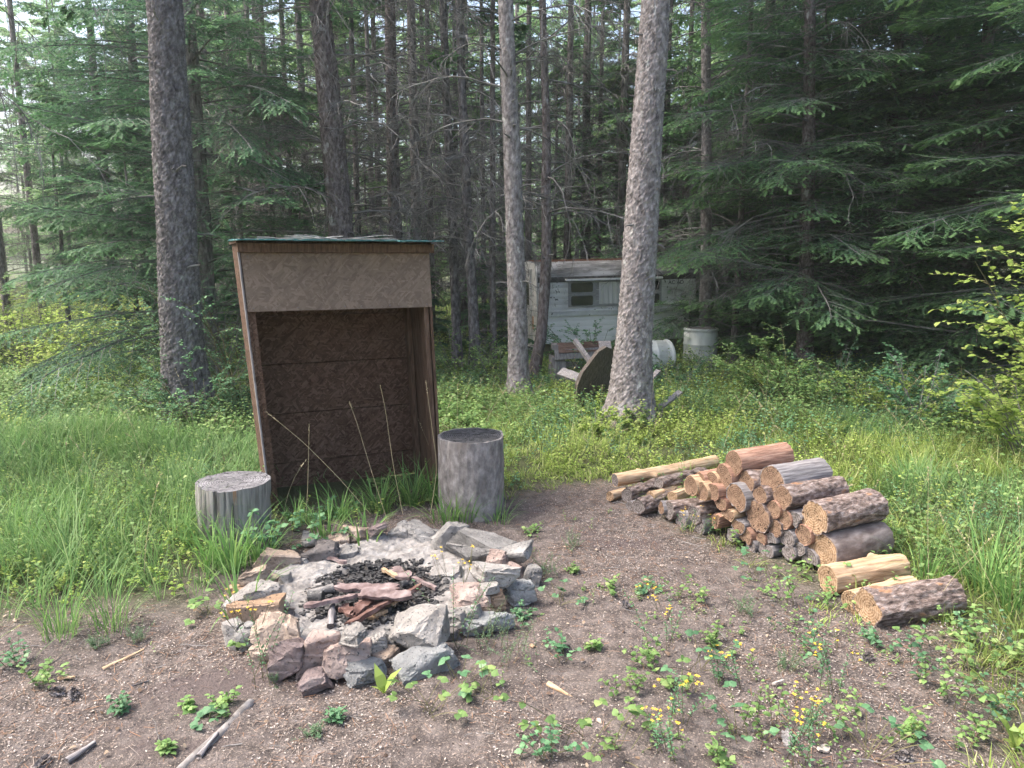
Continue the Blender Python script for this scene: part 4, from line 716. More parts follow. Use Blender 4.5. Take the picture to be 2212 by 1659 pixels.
# scattered leafy sprigs behind the ring
for i, a in enumerate([(615, 1175, .26, [LEAFD], 'broad leaved sprigs right of the left stump'), (680, 1110, .18, [LEAFD], 'leafy sprig inside the shelter opening at left'), (880, 1075, .24, [LEAF], 'leafy green weed inside the shelter at its right'), (1010, 1090, .2, [LEAF], 'leafy weed beside the right stump'), (520, 1190, .22, [LEAFD], 'oval leaved sprig against the left stump')]):
    shrub(a[0], a[1], a[2], 1.2, 8, .045, a[3], a[4], 600 + i, name='leafy_sprig', tw=3, nl=6, sr=.003)
# dry seed stalks before the shelter
def stalk(pts, label, i):
    P = np.array([list(at(a, b, 4.55)) for a, b in pts]); t = np.linspace(0, 1, 14); k = np.linspace(0, 1, len(P)); C = np.stack([np.interp(t, k, P[:, q]) for q in range(3)], -1); C[1:-1] = (C[:-2] + C[1:-1] * 2 + C[2:]) / 4
    b = C[0].copy(); b[2] = max(0, b[2]); o = thing('grass_stalk', label, 'grass stalk', tuple(b), 'dry grass stalks before the shelter'); mb = MB(); mb.add(*tubes((C - b)[None], np.linspace(.0015, .0007, 14)[None], 4)); link('stem', mb.mesh('stem', [STRAW]), o)
    rng = np.random.default_rng(i); n = 26; tt = rng.uniform(.88, 1, n) * 13; ii = np.minimum(tt.astype(int), 12); p = C[ii] + (C[ii + 1] - C[ii]) * (tt - ii)[:, None] - b; d = C[-1] - C[-3]; az = math.atan2(d[1], d[0]) + rng.normal(0, .5, n)
    mb = MB(); mb.add(*leafV(p, az, math.asin(min(1, max(-1, d[2] / np.linalg.norm(d)))) + rng.normal(0, .3, n), np.full(n, .014), np.full(n, .005), rng)); link('seed_head', mb.mesh('seed_head', [STRAW]), o)
stalk([(870, 1110), (850, 1010), (832, 880), (822, 835)], 'tallest dry stalk with a seed head near the shelter middle', 1)
stalk([(835, 1120), (800, 1010), (770, 910), (755, 870)], 'dry stalk left of the tallest one before the shelter', 2)
stalk([(800, 1110), (730, 1030), (650, 950), (575, 890)], 'long dry stalk leaning far to the left across the shelter', 3)
stalk([(660, 1130), (665, 1050), (667, 960), (668, 918)], 'thin upright stalk in the left third of the shelter opening', 4)
stalk([(930, 1110), (945, 1010), (930, 900), (920, 825)], 'dry stalk along the right side board of the shelter', 5)

# ------------------------------------------------------------------ the box shelter
def corner(px, py): return GT(px, py)
sl = G(592, 1108); a_ = R(24); ux = Vector((math.cos(a_), math.sin(a_), 0)); uy = Vector((-math.sin(a_), math.cos(a_), 0)); lean = R(6.3); roll = R(.8)
Mb = Matrix(((ux.x, uy.x, 0), (ux.y, uy.y, 0), (0, 0, 1))).to_4x4()
Ms = Matrix.Translation(sl) @ Mb
shed = thing('wooden_shelter', 'open fronted wooden box shelter leaning forward behind the stone ring', 'shelter'); shed.matrix_world = Ms
def osb(name, cols):
    m = bpy.data.materials.new(name); m.use_nodes = True; nt = m.node_tree; b = nt.nodes['Principled BSDF']; L = nt.links.new; tc = N(nt, 'ShaderNodeTexCoord'); prev = None
    for i, (rot, sc) in enumerate(((.1, (14, 14, 75)), (.95, (14, 14, 80)), (-.8, (15, 15, 70)))):
        mp = N(nt, 'ShaderNodeMapping'); mp.vector_type = 'TEXTURE'; mp.inputs['Rotation'].default_value = (0, rot, 0); mp.inputs['Scale'].default_value = tuple(1 / q for q in sc); L(tc.outputs['Object'], mp.inputs[0])
        v = N(nt, 'ShaderNodeTexVoronoi', i_Scale=1.0); L(mp.outputs[0], v.inputs['Vector']); 
        if prev is None: prev = v.outputs['Color']
        else:
            x = N(nt, 'ShaderNodeMix', data_type='RGBA'); nn = N(nt, 'ShaderNodeTexNoise', i_Scale=16.0 + 6 * i); L(tc.outputs['Object'], nn.inputs['Vector']); mr = N(nt, 'ShaderNodeMapRange'); mr.inputs[1].default_value = .48; mr.inputs[2].default_value = .52; L(nn.outputs[0], mr.inputs[0])
            L(mr.outputs[0], x.inputs[0]); L(prev, x.inputs[6]); L(v.outputs['Color'], x.inputs[7]); prev = x.outputs[2]
    sp_ = N(nt, 'ShaderNodeSeparateColor'); L(prev, sp_.inputs[0]); r = ramp(nt, cols); L(sp_.outputs[0], r.inputs[0])
    n = N(nt, 'ShaderNodeTexNoise', i_Scale=2.5, i_Detail=6.0); L(tc.outputs['Object'], n.inputs['Vector']); mr = N(nt, 'ShaderNodeMapRange'); mr.inputs[3].default_value = .75; mr.inputs[4].default_value = 1.2; L(n.outputs[0], mr.inputs[0]); hs = N(nt, 'ShaderNodeHueSaturation'); L(mr.outputs[0], hs.inputs['Value']); L(r.outputs[0], hs.inputs['Color'])
    L(hs.outputs[0], b.inputs['Base Color']); b.inputs['Roughness'].default_value = .85; b.inputs['Specular IOR Level'].default_value = .2; bp = N(nt, 'ShaderNodeBump', i_Strength=.22, i_Distance=.003); L(sp_.outputs[1], bp.inputs['Height']); L(bp.outputs[0], b.inputs['Normal']); return m
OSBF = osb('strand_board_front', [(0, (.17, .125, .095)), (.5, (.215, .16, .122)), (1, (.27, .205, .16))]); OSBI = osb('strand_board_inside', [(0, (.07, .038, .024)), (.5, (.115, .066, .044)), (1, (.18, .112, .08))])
TEAL = pm('shingle_teal', [(.3, (.04, .1, .11)), (.5, (.08, .24, .24)), (.66, (.24, .27, .26))], 40, rough=.9, bump=.6)
SIDEW = pm('cedar_board', [(.3, (.06, .036, .025)), (.5, (.13, .08, .053)), (.75, (.21, .14, .1))], 10, (6, 6, .6), bump=.5)
SW, SH, SD_ = 1.19, 1.79, .56
def part(par, name, mat, fn, smooth=False, label=None):
    mb = MB(); fn(mb); o = link(name, mb.mesh(name, mat if isinstance(mat, list) else [mat], smooth), par)
    if label: o['label'] = label
    return o
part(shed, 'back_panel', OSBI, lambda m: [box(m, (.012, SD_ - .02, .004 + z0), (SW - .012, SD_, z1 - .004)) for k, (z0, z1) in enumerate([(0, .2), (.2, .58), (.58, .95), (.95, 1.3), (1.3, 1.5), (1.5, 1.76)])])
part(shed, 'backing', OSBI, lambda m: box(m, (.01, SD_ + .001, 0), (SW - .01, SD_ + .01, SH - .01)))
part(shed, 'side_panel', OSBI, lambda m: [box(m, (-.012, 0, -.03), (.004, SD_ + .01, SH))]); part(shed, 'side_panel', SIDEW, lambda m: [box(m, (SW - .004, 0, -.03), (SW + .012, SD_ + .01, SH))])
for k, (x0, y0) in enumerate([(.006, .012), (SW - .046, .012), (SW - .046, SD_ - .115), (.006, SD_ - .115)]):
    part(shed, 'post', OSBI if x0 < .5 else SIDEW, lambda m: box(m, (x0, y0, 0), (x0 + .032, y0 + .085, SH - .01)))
part(shed, 'front_board', OSBF, lambda m: box(m, (-.006, -.016, SH - .42), (SW + .006, -.002, SH - .055)))
part(shed, 'side_trim', WGREY, lambda m: box(m, (-.022, -.02, -.04), (-.0125, .045, SH - .03)))
part(shed, 'roof', SIDEW, lambda m: (plank(m, (-.025, -.03, SH - .025), (SW + .03, -.03, SH - .025), .05, .055, (0, 0, 1), rag=.1), box(m, (-.025, -.004, SH + .002), (SW + .03, SD_ + .05, SH + .016))))
def shing(m):
    rg = random.Random(3)
    for r_ in range(3):
        x0 = -.035
        while x0 < SW + .02:
            w = rg.uniform(.08, .2); plank(m, (x0, -.075 + rg.uniform(-.012, .012) + r_ * .2, SH + .019 + r_ * .004 + rg.uniform(0, .002)), (min(x0 + w, SW + .045), -.075 + rg.uniform(-.012, .012) + r_ * .2, SH + .022 + r_ * .004), .26, .006, (0, 0, 1), n=6, k=4, s=rg.randint(0, 99), rag=.12, rough=.003); x0 += w * .93
part(shed, 'shingles', TEAL, shing)
def nails(m):
    for x_ in (.03, .3, .6, .9, SW - .03):
        for z_ in (SH - .4, SH - .08): m.add(*tubes(np.array([[[x_, -.02, z_], [x_, -.0155, z_]]]), .004, 6)); m.add(np.array([[x_ + .004 * math.cos(a), -.02, z_ + .004 * math.sin(a)] for a in np.arange(6)] + [[x_, -.02, z_]]), [(j, 6, (j + 1) % 6) for j in range(6)])
tag(part(shed, 'nail_heads', WGREY, nails), kind='stuff')
def twg(m):
    rg = np.random.default_rng(8); n = 34; st = np.stack([rg.uniform(.3, SW - .3, n), rg.uniform(-.08, .25, n), np.full(n, SH + .035)], -1)
    P, _, _ = curves(st, rg.choice([0, 3.14], n) + rg.normal(0, .4, n), rg.normal(0, .08, n), rg.uniform(.08, .4, n), rg.uniform(-.1, .1, n), 6, rg, .1); m.add(*tubes(P, .0028, 4))
tw_ = part(None, 'fallen_twigs', TWIG, twg)
for o in [c for c in COL.objects if c.parent == shed] + [tw_]:
    n_ = len(o.data.vertices); q = np.empty(n_ * 3, np.float32); o.data.vertices.foreach_get('co', q); q = q.reshape(-1, 3); q[:, 0] -= .071 * q[:, 2]; q[:, 1] -= .0905 * q[:, 2]; o.data.vertices.foreach_set('co', q.ravel()); o.data.update()
tw_.matrix_world = Ms; tag(tw_, 'grey fallen twigs lying along the shelter roof edge', 'twigs', kind='stuff')

# ------------------------------------------------------------------ stumps
def logmesh(name, L, r, mside, mend, seed, split=None, crack=None, rough=.006, ov=.06, nz=30, na=64, taper=0.0, endrag=.006, knots=0, ends=None):
    """a round of wood along +Z from 0 to L. split: list of (angle, offset/r) flat faces; crack: list of (angle, width, depth, z0, z1)"""
    th = np.linspace(0, 2 * math.pi, na, endpoint=False)[None]; z = np.linspace(0, L, nz)[:, None]; cx_, sx = np.cos(th), np.sin(th)
    rr = r * (1 + (noise(cx_ * 1.2 + 3, sx * 1.2, seed * 1.7, seed) - .5) * 4 * ov - taper * z / L) + (fbm(cx_ * r * 24, sx * r * 24, z * 6, seed, 4) - .5) * 2 * rough * 2
    rr = rr + rough * .8 * (noise(cx_ * r * 90, sx * r * 90, z * 16, seed + 5) - .5)
    for k in range(knots):
        rg = random.Random(seed * 7 + k); ka, kz = rg.uniform(0, 6.28), rg.uniform(.15, .85) * L; rr = rr + .03 * np.exp(-((np.angle(np.exp(1j * (th - ka))) * r) ** 2 + (z - kz) ** 2) / .018 ** 2)
    for (a, o_) in (split or []):
        c = np.cos(th - a); rr = np.where(c > .02, np.minimum(rr, (o_ * r + (fbm(z * 9, cx_ * 6, sx * 6, seed + 9, 3) - .5) * .018) / np.maximum(c, .02)), rr)
    for (a, w, d, z0, z1) in (crack or []):
        g = np.exp(-(np.angle(np.exp(1j * (th - a - .1 * (noise(z * 9, 0, 0, seed) - .5)))) / w) ** 2); e = sstep(z0 - .03, z0 + .03, z) * (1 - sstep(z1 - .03, z1 + .03, z)); rr = rr - d * r * g * e
    bend = (noise(z / L * 2, 0, 0, seed + 3) - .5) * .03 * min(1, L)
    V = np.stack([cx_ * rr + bend, sx * rr, z + 0 * th], -1); zr = (noise(cx_ * 7, sx * 7, 0, seed + 2) - .5) * 2 * endrag; V[0, :, 2] += zr[0]; V[-1, :, 2] -= zr[0]
    mb = MB(); mb.add(V.reshape(-1, 3), grid_tris(nz, na, True), 0); fr = np.array([1, .94, .75, .5, .28, .1])[:, None]
    for row, s_ in ((0, 1), (-1, -1)):
        ring = V[row]; c = np.array([bend[row, 0], 0, ring[:, 2].mean()]); E = c + (ring - c)[None] * fr[..., None]; E[1:, :, 2] = c[2] + (noise(E[1:, :, 0] * 60, E[1:, :, 1] * 60, 0, seed) - .5) * endrag * .35
        k = E.shape[0]; VV = np.concatenate([E.reshape(-1, 3), c[None]]); T = grid_tris(k, na, True); j = np.arange(na); T = np.concatenate([T, np.stack([(k - 1) * na + j, (k - 1) * na + (j + 1) % na, np.full(na, k * na)], -1)])
        T = T if row == 0 else T[:, ::-1]; isr = ((T % (k * na + 1)) < 2 * na).all(1) & (T < 2 * na).all(1); mb.add(VV, T[~isr], 1); mb.add(VV, T[isr], 0 if mside is not WSTUMP else 1)
    if row == -1: pass
    return mb.mesh(name, [mside, mend], True)
def flatten_sharp(me, ang=45):
    try: me.set_sharp_from_angle(angle=R(ang))
    except Exception: pass
    return me
for (pb, ptop, wpx, lb, ms, me_, sd_, cr) in (((505, 1187), (505, 1038), 158, 'shorter left stump seat with ringed grey top and split sides', WSTUMP, ESTUMP, 41, [(4.55, .028, .2, -1, 9), (3.95, .018, .1, -1, 9), (5.0, .02, .12, -1, .3), (5.6, .02, .08, .1, 9), (3.55, .014, .06, -1, 9), (4.2, .014, .07, .15, 9), (4.8, .014, .06, .1, 9)]), ((1022, 1130), (1019, 940), 146, 'taller right stump seat with blackened top', WSTUMP2, ECHAR, 42, [(3.9, .02, .05, -1, 9)])):
    g = G(*pb); d = math.hypot(g.x, g.y) * cp + 1.4 * sp; r = wpx * .5 / F * (g.y * cp + 1.4 * sp) * 1.02; Yc = g.y + r; top = at(ptop[0], ptop[1], Yc); H_ = top.z
    o = link('log_stump', flatten_sharp(logmesh('log_stump', H_ + .03, r, ms, me_, sd_, crack=cr, rough=.004, ov=.035, na=160, nz=40, taper=-.0, endrag=.004)), None, (at(pb[0], pb[1], Yc).x * (Yc / Yc), Yc, -.03))
    o.location.x = at(ptop[0], ptop[1], Yc).x; tag(o, lb, 'stump', 'log stumps beside the shelter')

# ------------------------------------------------------------------ fire ring
def rock(dims, seed, cuts=8):
    rg = random.Random(seed); bm = bmesh.new()
    bmesh.ops.create_cube(bm, size=1.0)
    for v in bm.verts: v.co += Vector((rg.uniform(-.16, .16), rg.uniform(-.16, .16), rg.uniform(-.16, .1)))
    for _ in range(rg.randint(5, 8)):
        n_ = Vector((rg.gauss(0, 1), rg.gauss(0, 1), rg.gauss(0, .8))).normalized(); o_ = rg.uniform(.36, .52)
        r = bmesh.ops.bisect_plane(bm, geom=bm.verts[:] + bm.edges[:] + bm.faces[:], plane_co=n_ * o_, plane_no=n_, clear_outer=True)
        es = [e for e in bm.edges if e.is_boundary]
        if es: bmesh.ops.holes_fill(bm, edges=es, sides=0)
    bmesh.ops.triangulate(bm, faces=bm.faces[:]); r = bmesh.ops.convex_hull(bm, input=bm.verts[:]); dead = [e for e in r['geom_interior'] + r['geom_unused'] if isinstance(e, bmesh.types.BMVert)]; bmesh.ops.delete(bm, geom=list(set(dead)), context='VERTS')
    for v in bm.verts: v.co = Vector((v.co.x * dims[0] * 1.12, v.co.y * dims[1] * 1.12, v.co.z * dims[2] * 1.12))
    bmesh.ops.dissolve_limit(bm, angle_limit=R(14), verts=bm.verts[:], edges=bm.edges[:])
    bmesh.ops.bevel(bm, geom=bm.edges[:], offset=min(dims) * .05, segments=1, affect='EDGES'); bmesh.ops.triangulate(bm, faces=bm.faces[:])
    for _ in range(3):
        es = [e for e in bm.edges if e.calc_length() > .012]
        if not es or len(bm.verts) > 9000: break
        bmesh.ops.subdivide_edges(bm, edges=es, cuts=1); bmesh.ops.triangulate(bm, faces=[f for f in bm.faces if len(f.verts) > 3])
    bm.normal_update(); co = np.array([v.co[:] for v in bm.verts]); no = np.array([v.normal[:] for v in bm.verts])
    d = (fbm(co[:, 0] * 11, co[:, 1] * 11, co[:, 2] * 11, seed, 3) - .5) * .014 + (noise(co[:, 0] * 70, co[:, 1] * 70, co[:, 2] * 70, seed + 4) - .5) * .004
    st = ((fbm(co[:, 0] * 5, co[:, 1] * 5, co[:, 2] * 16, seed + 8, 2) * 6) % 1.0) * .008
    co = co + no * (d * min(1, min(dims) / .09) + st - .006)[:, None]
    for v, c in zip(bm.verts, co): v.co = c
    me = bpy.data.meshes.new('stone'); bm.to_mesh(me); bm.free(); me.polygons.foreach_set('use_smooth', [True] * len(me.polygons)); flatten_sharp(me, 28); return me
# (u, v, width, height, colour, stacked z, label)
RK = [(530, 385, 235, 135, 't', 0, 'large flat topped tan block, back left of the ring'), (680, 395, 85, 85, 'g', 0, 'small grey stone right of the large flat topped tan block'), (400, 490, 155, 150, 't', .05, 'upright tan slab with white left edge, left side of the ring'),
 (492, 520, 90, 120, 't', 0, 'brown grey stone tucked behind the upright tan slab'), (560, 495, 105, 105, 'w', 0, 'rounded white speckled stone inside the ring left edge'), (292, 570, 95, 95, 'o', .02, 'small orange stone at the far left of the ring'), (390, 612, 265, 110, 'w', .04, 'long pale slab above the orange faced stone'),
 (415, 680, 265, 145, 'o', .02, 'tan stone with warm orange face, left of the ring'), (590, 700, 70, 160, 'd', 0, 'soot blackened thin slab on the ring inside left'), (505, 785, 240, 190, 't', .05, 'grey brown stone with a black soot smear'), (350, 820, 125, 145, 'g', .02, 'speckled grey stone left of the soot smeared one'),
 (262, 820, 125, 230, 'w', -.02, 'pale slab leaning outward at the left foot of the ring'), (640, 820, 120, 65, 'b', .0, 'small bluish white stone behind the big maroon faced block'), (425, 940, 135, 135, 't', -.02, 'low tan stone under the soot smeared one'), (580, 965, 245, 250, 'm', 0, 'big maroon faced block with pale top, ring front left'),
 (772, 928, 185, 255, 'p', .01, 'red brown brick shaped stone in the ring front'), (930, 967, 255, 235, 'p', .01, 'large pink tan block in the ring front middle'), (975, 818, 155, 92, 'w', .17, 'small pale stone on top of the large pink tan block'), (1118, 880, 125, 165, 'w', .02, 'cone shaped whitish stone right of the pink tan block'),
 (1155, 955, 140, 120, 't', -.01, 'tan stone with dark face below the cone shaped one'), (1200, 855, 100, 125, 'g', .02, 'pale grey stone left of the very large slab'), (1360, 790, 340, 250, 'w', .05, 'very large pale slab, right front of the ring'), (1045, 1045, 245, 140, 'b', -.05, 'blue grey low stone at the foot of the front blocks'),
 (725, 1108, 190, 115, 'm', -.05, 'dark maroon flat slab lowest at the ring front'), (1400, 965, 330, 170, 'b', -.07, 'green grey flat slab sunk under the very large pale one'), (1563, 727, 125, 120, 'g', .04, 'grey wedge right of the very large slab'), (1652, 688, 130, 95, 'w', .07, 'white tan rounded stone, right of the grey wedge'),
 (1660, 588, 215, 175, 'p', .05, 'pinkish triangular stone on the right inside of the ring'), (1810, 618, 120, 105, 'o', .04, 'orange tan cube shaped stone, right of the ring'), (1785, 545, 95, 62, 'w', .12, 'small white stone on the orange tan cube'), (1800, 492, 200, 175, 'w', .08, 'large white grey angular stone, right of the ring'),
 (1740, 760, 245, 170, 'b', -.03, 'grey green low stone at the right front foot'), (1560, 830, 90, 90, 'd', -.02, 'dark grey stone under the grey wedge'), (1938, 570, 155, 190, 'b', -.02, 'tall blue grey stone at the right outside'), (2028, 490, 115, 135, 'g', -.02, 'outermost grey stone at the right of the ring'),
 (1915, 440, 85, 100, 'p', .08, 'pinkish small stone between the grey right hand stones'), (1835, 380, 115, 105, 'p', .09, 'pink tan wedge at the back right'), (1920, 352, 195, 120, 'g', .06, 'long grey slab leaning at the back right'), (1690, 315, 350, 190, 'g', .0, 'biggest pale grey boulder at the ring back right'),
 (1565, 232, 200, 185, 'g', .03, 'tilted grey brown slab standing at the ring back'), (1385, 240, 185, 140, 'g', .0, 'smooth topped grey block at the ring back'), (1240, 230, 125, 125, 'g', .0, 'brown grey cube at the ring back middle'), (1122, 252, 120, 90, 'g', .0, 'low grey stone left of the brown grey cube'),
 (1115, 205, 85, 70, 'm', .07, 'small maroon stone perched at the ring back'), (988, 240, 135, 115, 't', .0, 'tan brown stone at the ring back left'), (895, 265, 115, 95, 't', .0, 'flat tan grey stone at the ring back left'), (815, 308, 140, 65, 'd', .03, 'thin dark stone resting at the ring back left'),
 (790, 360, 205, 90, 'd', .0, 'long brownish dark stone at the ring back left inside'), (718, 272, 85, 85, 'w', .0, 'pale small stone behind the grass at the ring back left'), (945, 342, 135, 90, 'g', .0, 'grey white stone lying on the ash at the back left'), (1470, 245, 70, 85, 'g', .0, 'small grey stone wedged beside the tilted slab'), (1530, 470, 155, 100, 'w', -.02, 'ash dusted low stone inside the ring at the right')]
for i, (u, v, w, h, c, zs_, lb) in enumerate(RK):
    px, py = Z1(u, v); p = G(px, py, .06 + zs_); k = (p.y * cp + 1.6 * sp) / F / 2.011 / 1.3562; Wd = w * k; el = math.atan2(CAMZ - .06, p.y); Dp = Wd * (.75 if w < 200 else .62); Hm = (h * k - Dp * math.sin(el) * .8) / math.cos(el)
    Hm = max(.5 * Wd, min(1.3 * Wd, Hm)); zc = max(zs_ + Hm * .42, Hm * .3); p = G(px, py, zc); rg = random.Random(i + 5)
    o = link('stone', rock((Wd, Dp, Hm), 900 + i), None, p); o.data.materials.append(RM[c]); o.rotation_euler = (rg.uniform(-.22, .22), rg.uniform(-.25, .25), rg.uniform(-.7, .7)); tag(o, lb, 'stone', 'stones of the fire ring')

# ash, charcoal and bark inside the ring
rc = G(*Z1(1100, 560)); AR, BR = .49, .61
xx = np.linspace(-1.15, 1.15, 220); AX, AY = np.meshgrid(xx * AR, xx * BR); rad = np.hypot(AX / AR, AY / BR); m_ = rad < 1.14
az_ = .01 + .025 * sstep(.35, 1.0, rad) + (fbm(AX * 9, AY * 9, 0, 3, 4) - .5) * .06 + (noise(AX * 60, AY * 60, 0, 4) - .5) * .008
az_ = np.where(rad > 1.1, -.05, az_)
soot = (1 - sstep(.45, .95, np.hypot((AX - .05) / .4, (AY + .08) / .44) + (fbm(AX * 8, AY * 8, 0, 8, 3) - .5) * .7)) 
ASH = pm('ash', [(.3, (.13, .12, .115)), (.48, (.25, .235, .223)), (.72, (.36, .345, .33))], 14, bump=1, bscale=60, bdist=.01, spots=[(60, .6, (.2, .17, .15))])
nt = ASH.node_tree; b_ = nt.nodes['Principled BSDF']; at2 = N(nt, 'ShaderNodeAttribute', attribute_name='tip'); mx2 = N(nt, 'ShaderNodeMix', data_type='RGBA'); s0 = b_.inputs['Base Color'].links[0].from_socket; nt.links.new(at2.outputs['Fac'], mx2.inputs[0]); nt.links.new(s0, mx2.inputs[6]); mx2.inputs[7].default_value = (.035, .032, .032, 1); nt.links.new(mx2.outputs[2], b_.inputs['Base Color'])
T = grid_tris(*AX.shape); okf = m_.ravel()[T].all(1)
ab = link('ash_bed', mesh_np('ash_bed', np.stack([AX + rc.x, AY + rc.y, az_], -1), T[okf], ASH, None, True, soot.ravel())); tag(ab, 'pale ash and soot covering the floor of the ring', 'ash', kind='stuff')
CHAR = pm('charcoal', [(.35, (.008, .008, .009)), (.55, (.035, .034, .036)), (.68, (.17, .165, .16))], 60, rough=.6, bump=.8, bscale=90, bdist=.004, spec=.5)
mb = MB(); rng = np.random.default_rng(12); k = 0
for _ in range(1700):
    a, r_ = rng.uniform(0, 6.28), rng.random() ** .6; x0, y0 = .05 + math.cos(a) * r_ * .4, -.08 + math.sin(a) * r_ * .43; s_ = rng.uniform(.004, .013) * (1.5 if rng.random() < .1 else .8)
    q = np.array([(sx, sy, sz) for sz in (-1, 1) for sy in (-1, 1) for sx in (-1, 1)], float) * (s_ * rng.uniform(.7, 1.4), s_, s_ * rng.uniform(.6, 1.1)) * rng.uniform(.6, 1.1, (8, 3)); c, s2 = math.cos(a * 5), math.sin(a * 5); q = np.stack([q[:, 0] * c - q[:, 1] * s2, q[:, 0] * s2 + q[:, 1] * c, q[:, 2]], -1)
    zz_ = .02 + float(fbm(x0 * 9, y0 * 9, 0, 3, 4) - .5) * .06 + .02 * (1 - r_); mb.add(q + [rc.x + x0, rc.y + y0, zz_], [(0, 3, 1), (0, 2, 3), (4, 5, 7), (4, 7, 6), (0, 1, 5), (0, 5, 4), (2, 6, 7), (2, 7, 3), (0, 4, 6), (0, 6, 2), (1, 3, 7), (1, 7, 5)])
tag(link('charcoal_bits', mb.mesh('charcoal_bits', [CHAR])), 'black charcoal crumbs spread in the middle of the ring', 'charcoal', kind='stuff')
BKP = pm('bark_slab_purple', [(.3, (.07, .045, .042)), (.5, (.18, .13, .125)), (.72, (.32, .26, .25))], 16, bump=.9, bscale=34, bdist=.006, rnd=.1); BKR = pm('bark_slab_red', [(.3, (.045, .022, .018)), (.5, (.13, .07, .057)), (.72, (.25, .17, .15))], 16, bump=.9, bscale=34, bdist=.006)
def frag(u0, v0, u1, v1, w, z, mat, lb, t=.016, seed=1, name='bark_piece', cat='bark', tilt=0):
    a, b = G(*Z1(u0, v0), z), G(*Z1(u1, v1), z + tilt); c = (a + b) / 2; mb = MB(); rg = random.Random(seed)
    plank(mb, a - c, b - c, w * 1.35, t, (rg.uniform(-.35, .35), rg.uniform(-.3, .3), 1), 0, 16, 6, seed, .45, .006); o = link(name, mb.mesh(name, [mat], True), None, c); flatten_sharp(o.data, 35); tag(o, lb, cat, 'wood and bark in the fire ring'); return o
for i, a in enumerate([(690, 655, 1000, 590, .045, .085, BKP, 'long grey brown bark strip at the left of the heap'), (880, 545, 1235, 548, .05, .1, BKP, 'pale purple bark strip at the back of the heap'), (1010, 578, 1315, 592, .055, .125, BKP, 'widest pinkish grey bark strip on top of the heap'), (940, 765, 1245, 590, .045, .09, BKR, 'dark red brown bark piece slanting to the front'),
   (1105, 705, 1255, 600, .04, .06, WTAN, 'freshly split pale wood sliver under the dark red bark'), (905, 660, 1010, 705, .05, .05, BKR, 'short flat red bark flake in the heap front'), (975, 695, 1090, 600, .04, .09, BKR, 'narrow curled red bark piece in the heap middle'), (1200, 440, 1300, 485, .07, .06, BKP, 'flat pink bark flake behind the heap'),
   (1145, 435, 1230, 478, .02, .06, WTAN, 'thin pale splinter behind the heap'), (1280, 590, 1370, 530, .03, .1, BKR, 'short reddish bark end pointing right back'), (1040, 720, 1180, 722, .022, .035, WTAN, 'short pale splinter low at the heap front'), (1000, 640, 1150, 660, .05, .07, BKR, 'red bark flake half covered by the widest strip'),
   (1300, 480, 1460, 550, .02, .05, BKP, 'thin twiggy bark strip at the heap right'), (800, 360, 930, 400, .03, .04, BKP, 'grey wood chunk on the ash at the back left')]): frag(*a, seed=40 + i)
def roundlog(p, d, L, r, ms, me_, lb, seed, name='firewood_log', cat='log', group='cut logs of the woodpile', **k):
    o = link(name, flatten_sharp(logmesh(name, L, r, ms, me_, seed, **k)), None, p); o.rotation_mode = 'QUATERNION'; q = Vector(d).to_track_quat('Z', 'Y'); o.rotation_quaternion = q; tag(o, lb, cat, group); return o
def zlog(u0, v0, u1, v1, z0, z1, r, ms, me_, lb, seed, **k):
    a, b = G(*Z1(u0, v0), z0), G(*Z1(u1, v1), z1); return roundlog(a, b - a, (b - a).length, r, ms, me_, lb, seed, nz=16, na=20, **k)
zlog(858, 650, 842, 775, .05, .03, .013, WGREY, EGREY, 'short round grey stick poking out of the heap front', 71, name='stick', cat='stick', group='wood and bark in the fire ring')
zlog(700, 577, 860, 548, .045, .05, .02, ASH, EGREY, 'ash coated stick left of the bark heap', 72, name='stick', cat='stick', group='wood and bark in the fire ring')
zlog(715, 602, 800, 596, .05, .06, .028, CHAR, CHAR, 'thick charred log end left of the bark heap', 73, name='charred_log', cat='log', group='wood and bark in the fire ring')
zlog(1255, 535, 1290, 520, .06, .06, .022, CHAR, CHAR, 'black charred lump right of the bark heap', 74, name='charred_log', cat='log', group='wood and bark in the fire ring')

# ------------------------------------------------------------------ woodpile
A_, B_ = G(*Z2(300, 470)), G(*Z2(1330, 830)); ab_ = (B_ - A_).normalized(); nv_ = Vector((-ab_.y, ab_.x, 0))
def onface(u, v, off=0.0):
    d = ray(*Z2(u, v)); n_ = nv_; p0 = A_ + n_ * off; return EYE + d * ((p0 - EYE).dot(n_) / d.dot(n_))
AX0 = R(66)
SO, SB, SG, ST, SS = (WSTRIP, EBROWN), (WBARK, EORANGE), (WGREY, EBROWN), (WTAN, EORANGE), (WSMOOTH, EORANGE)
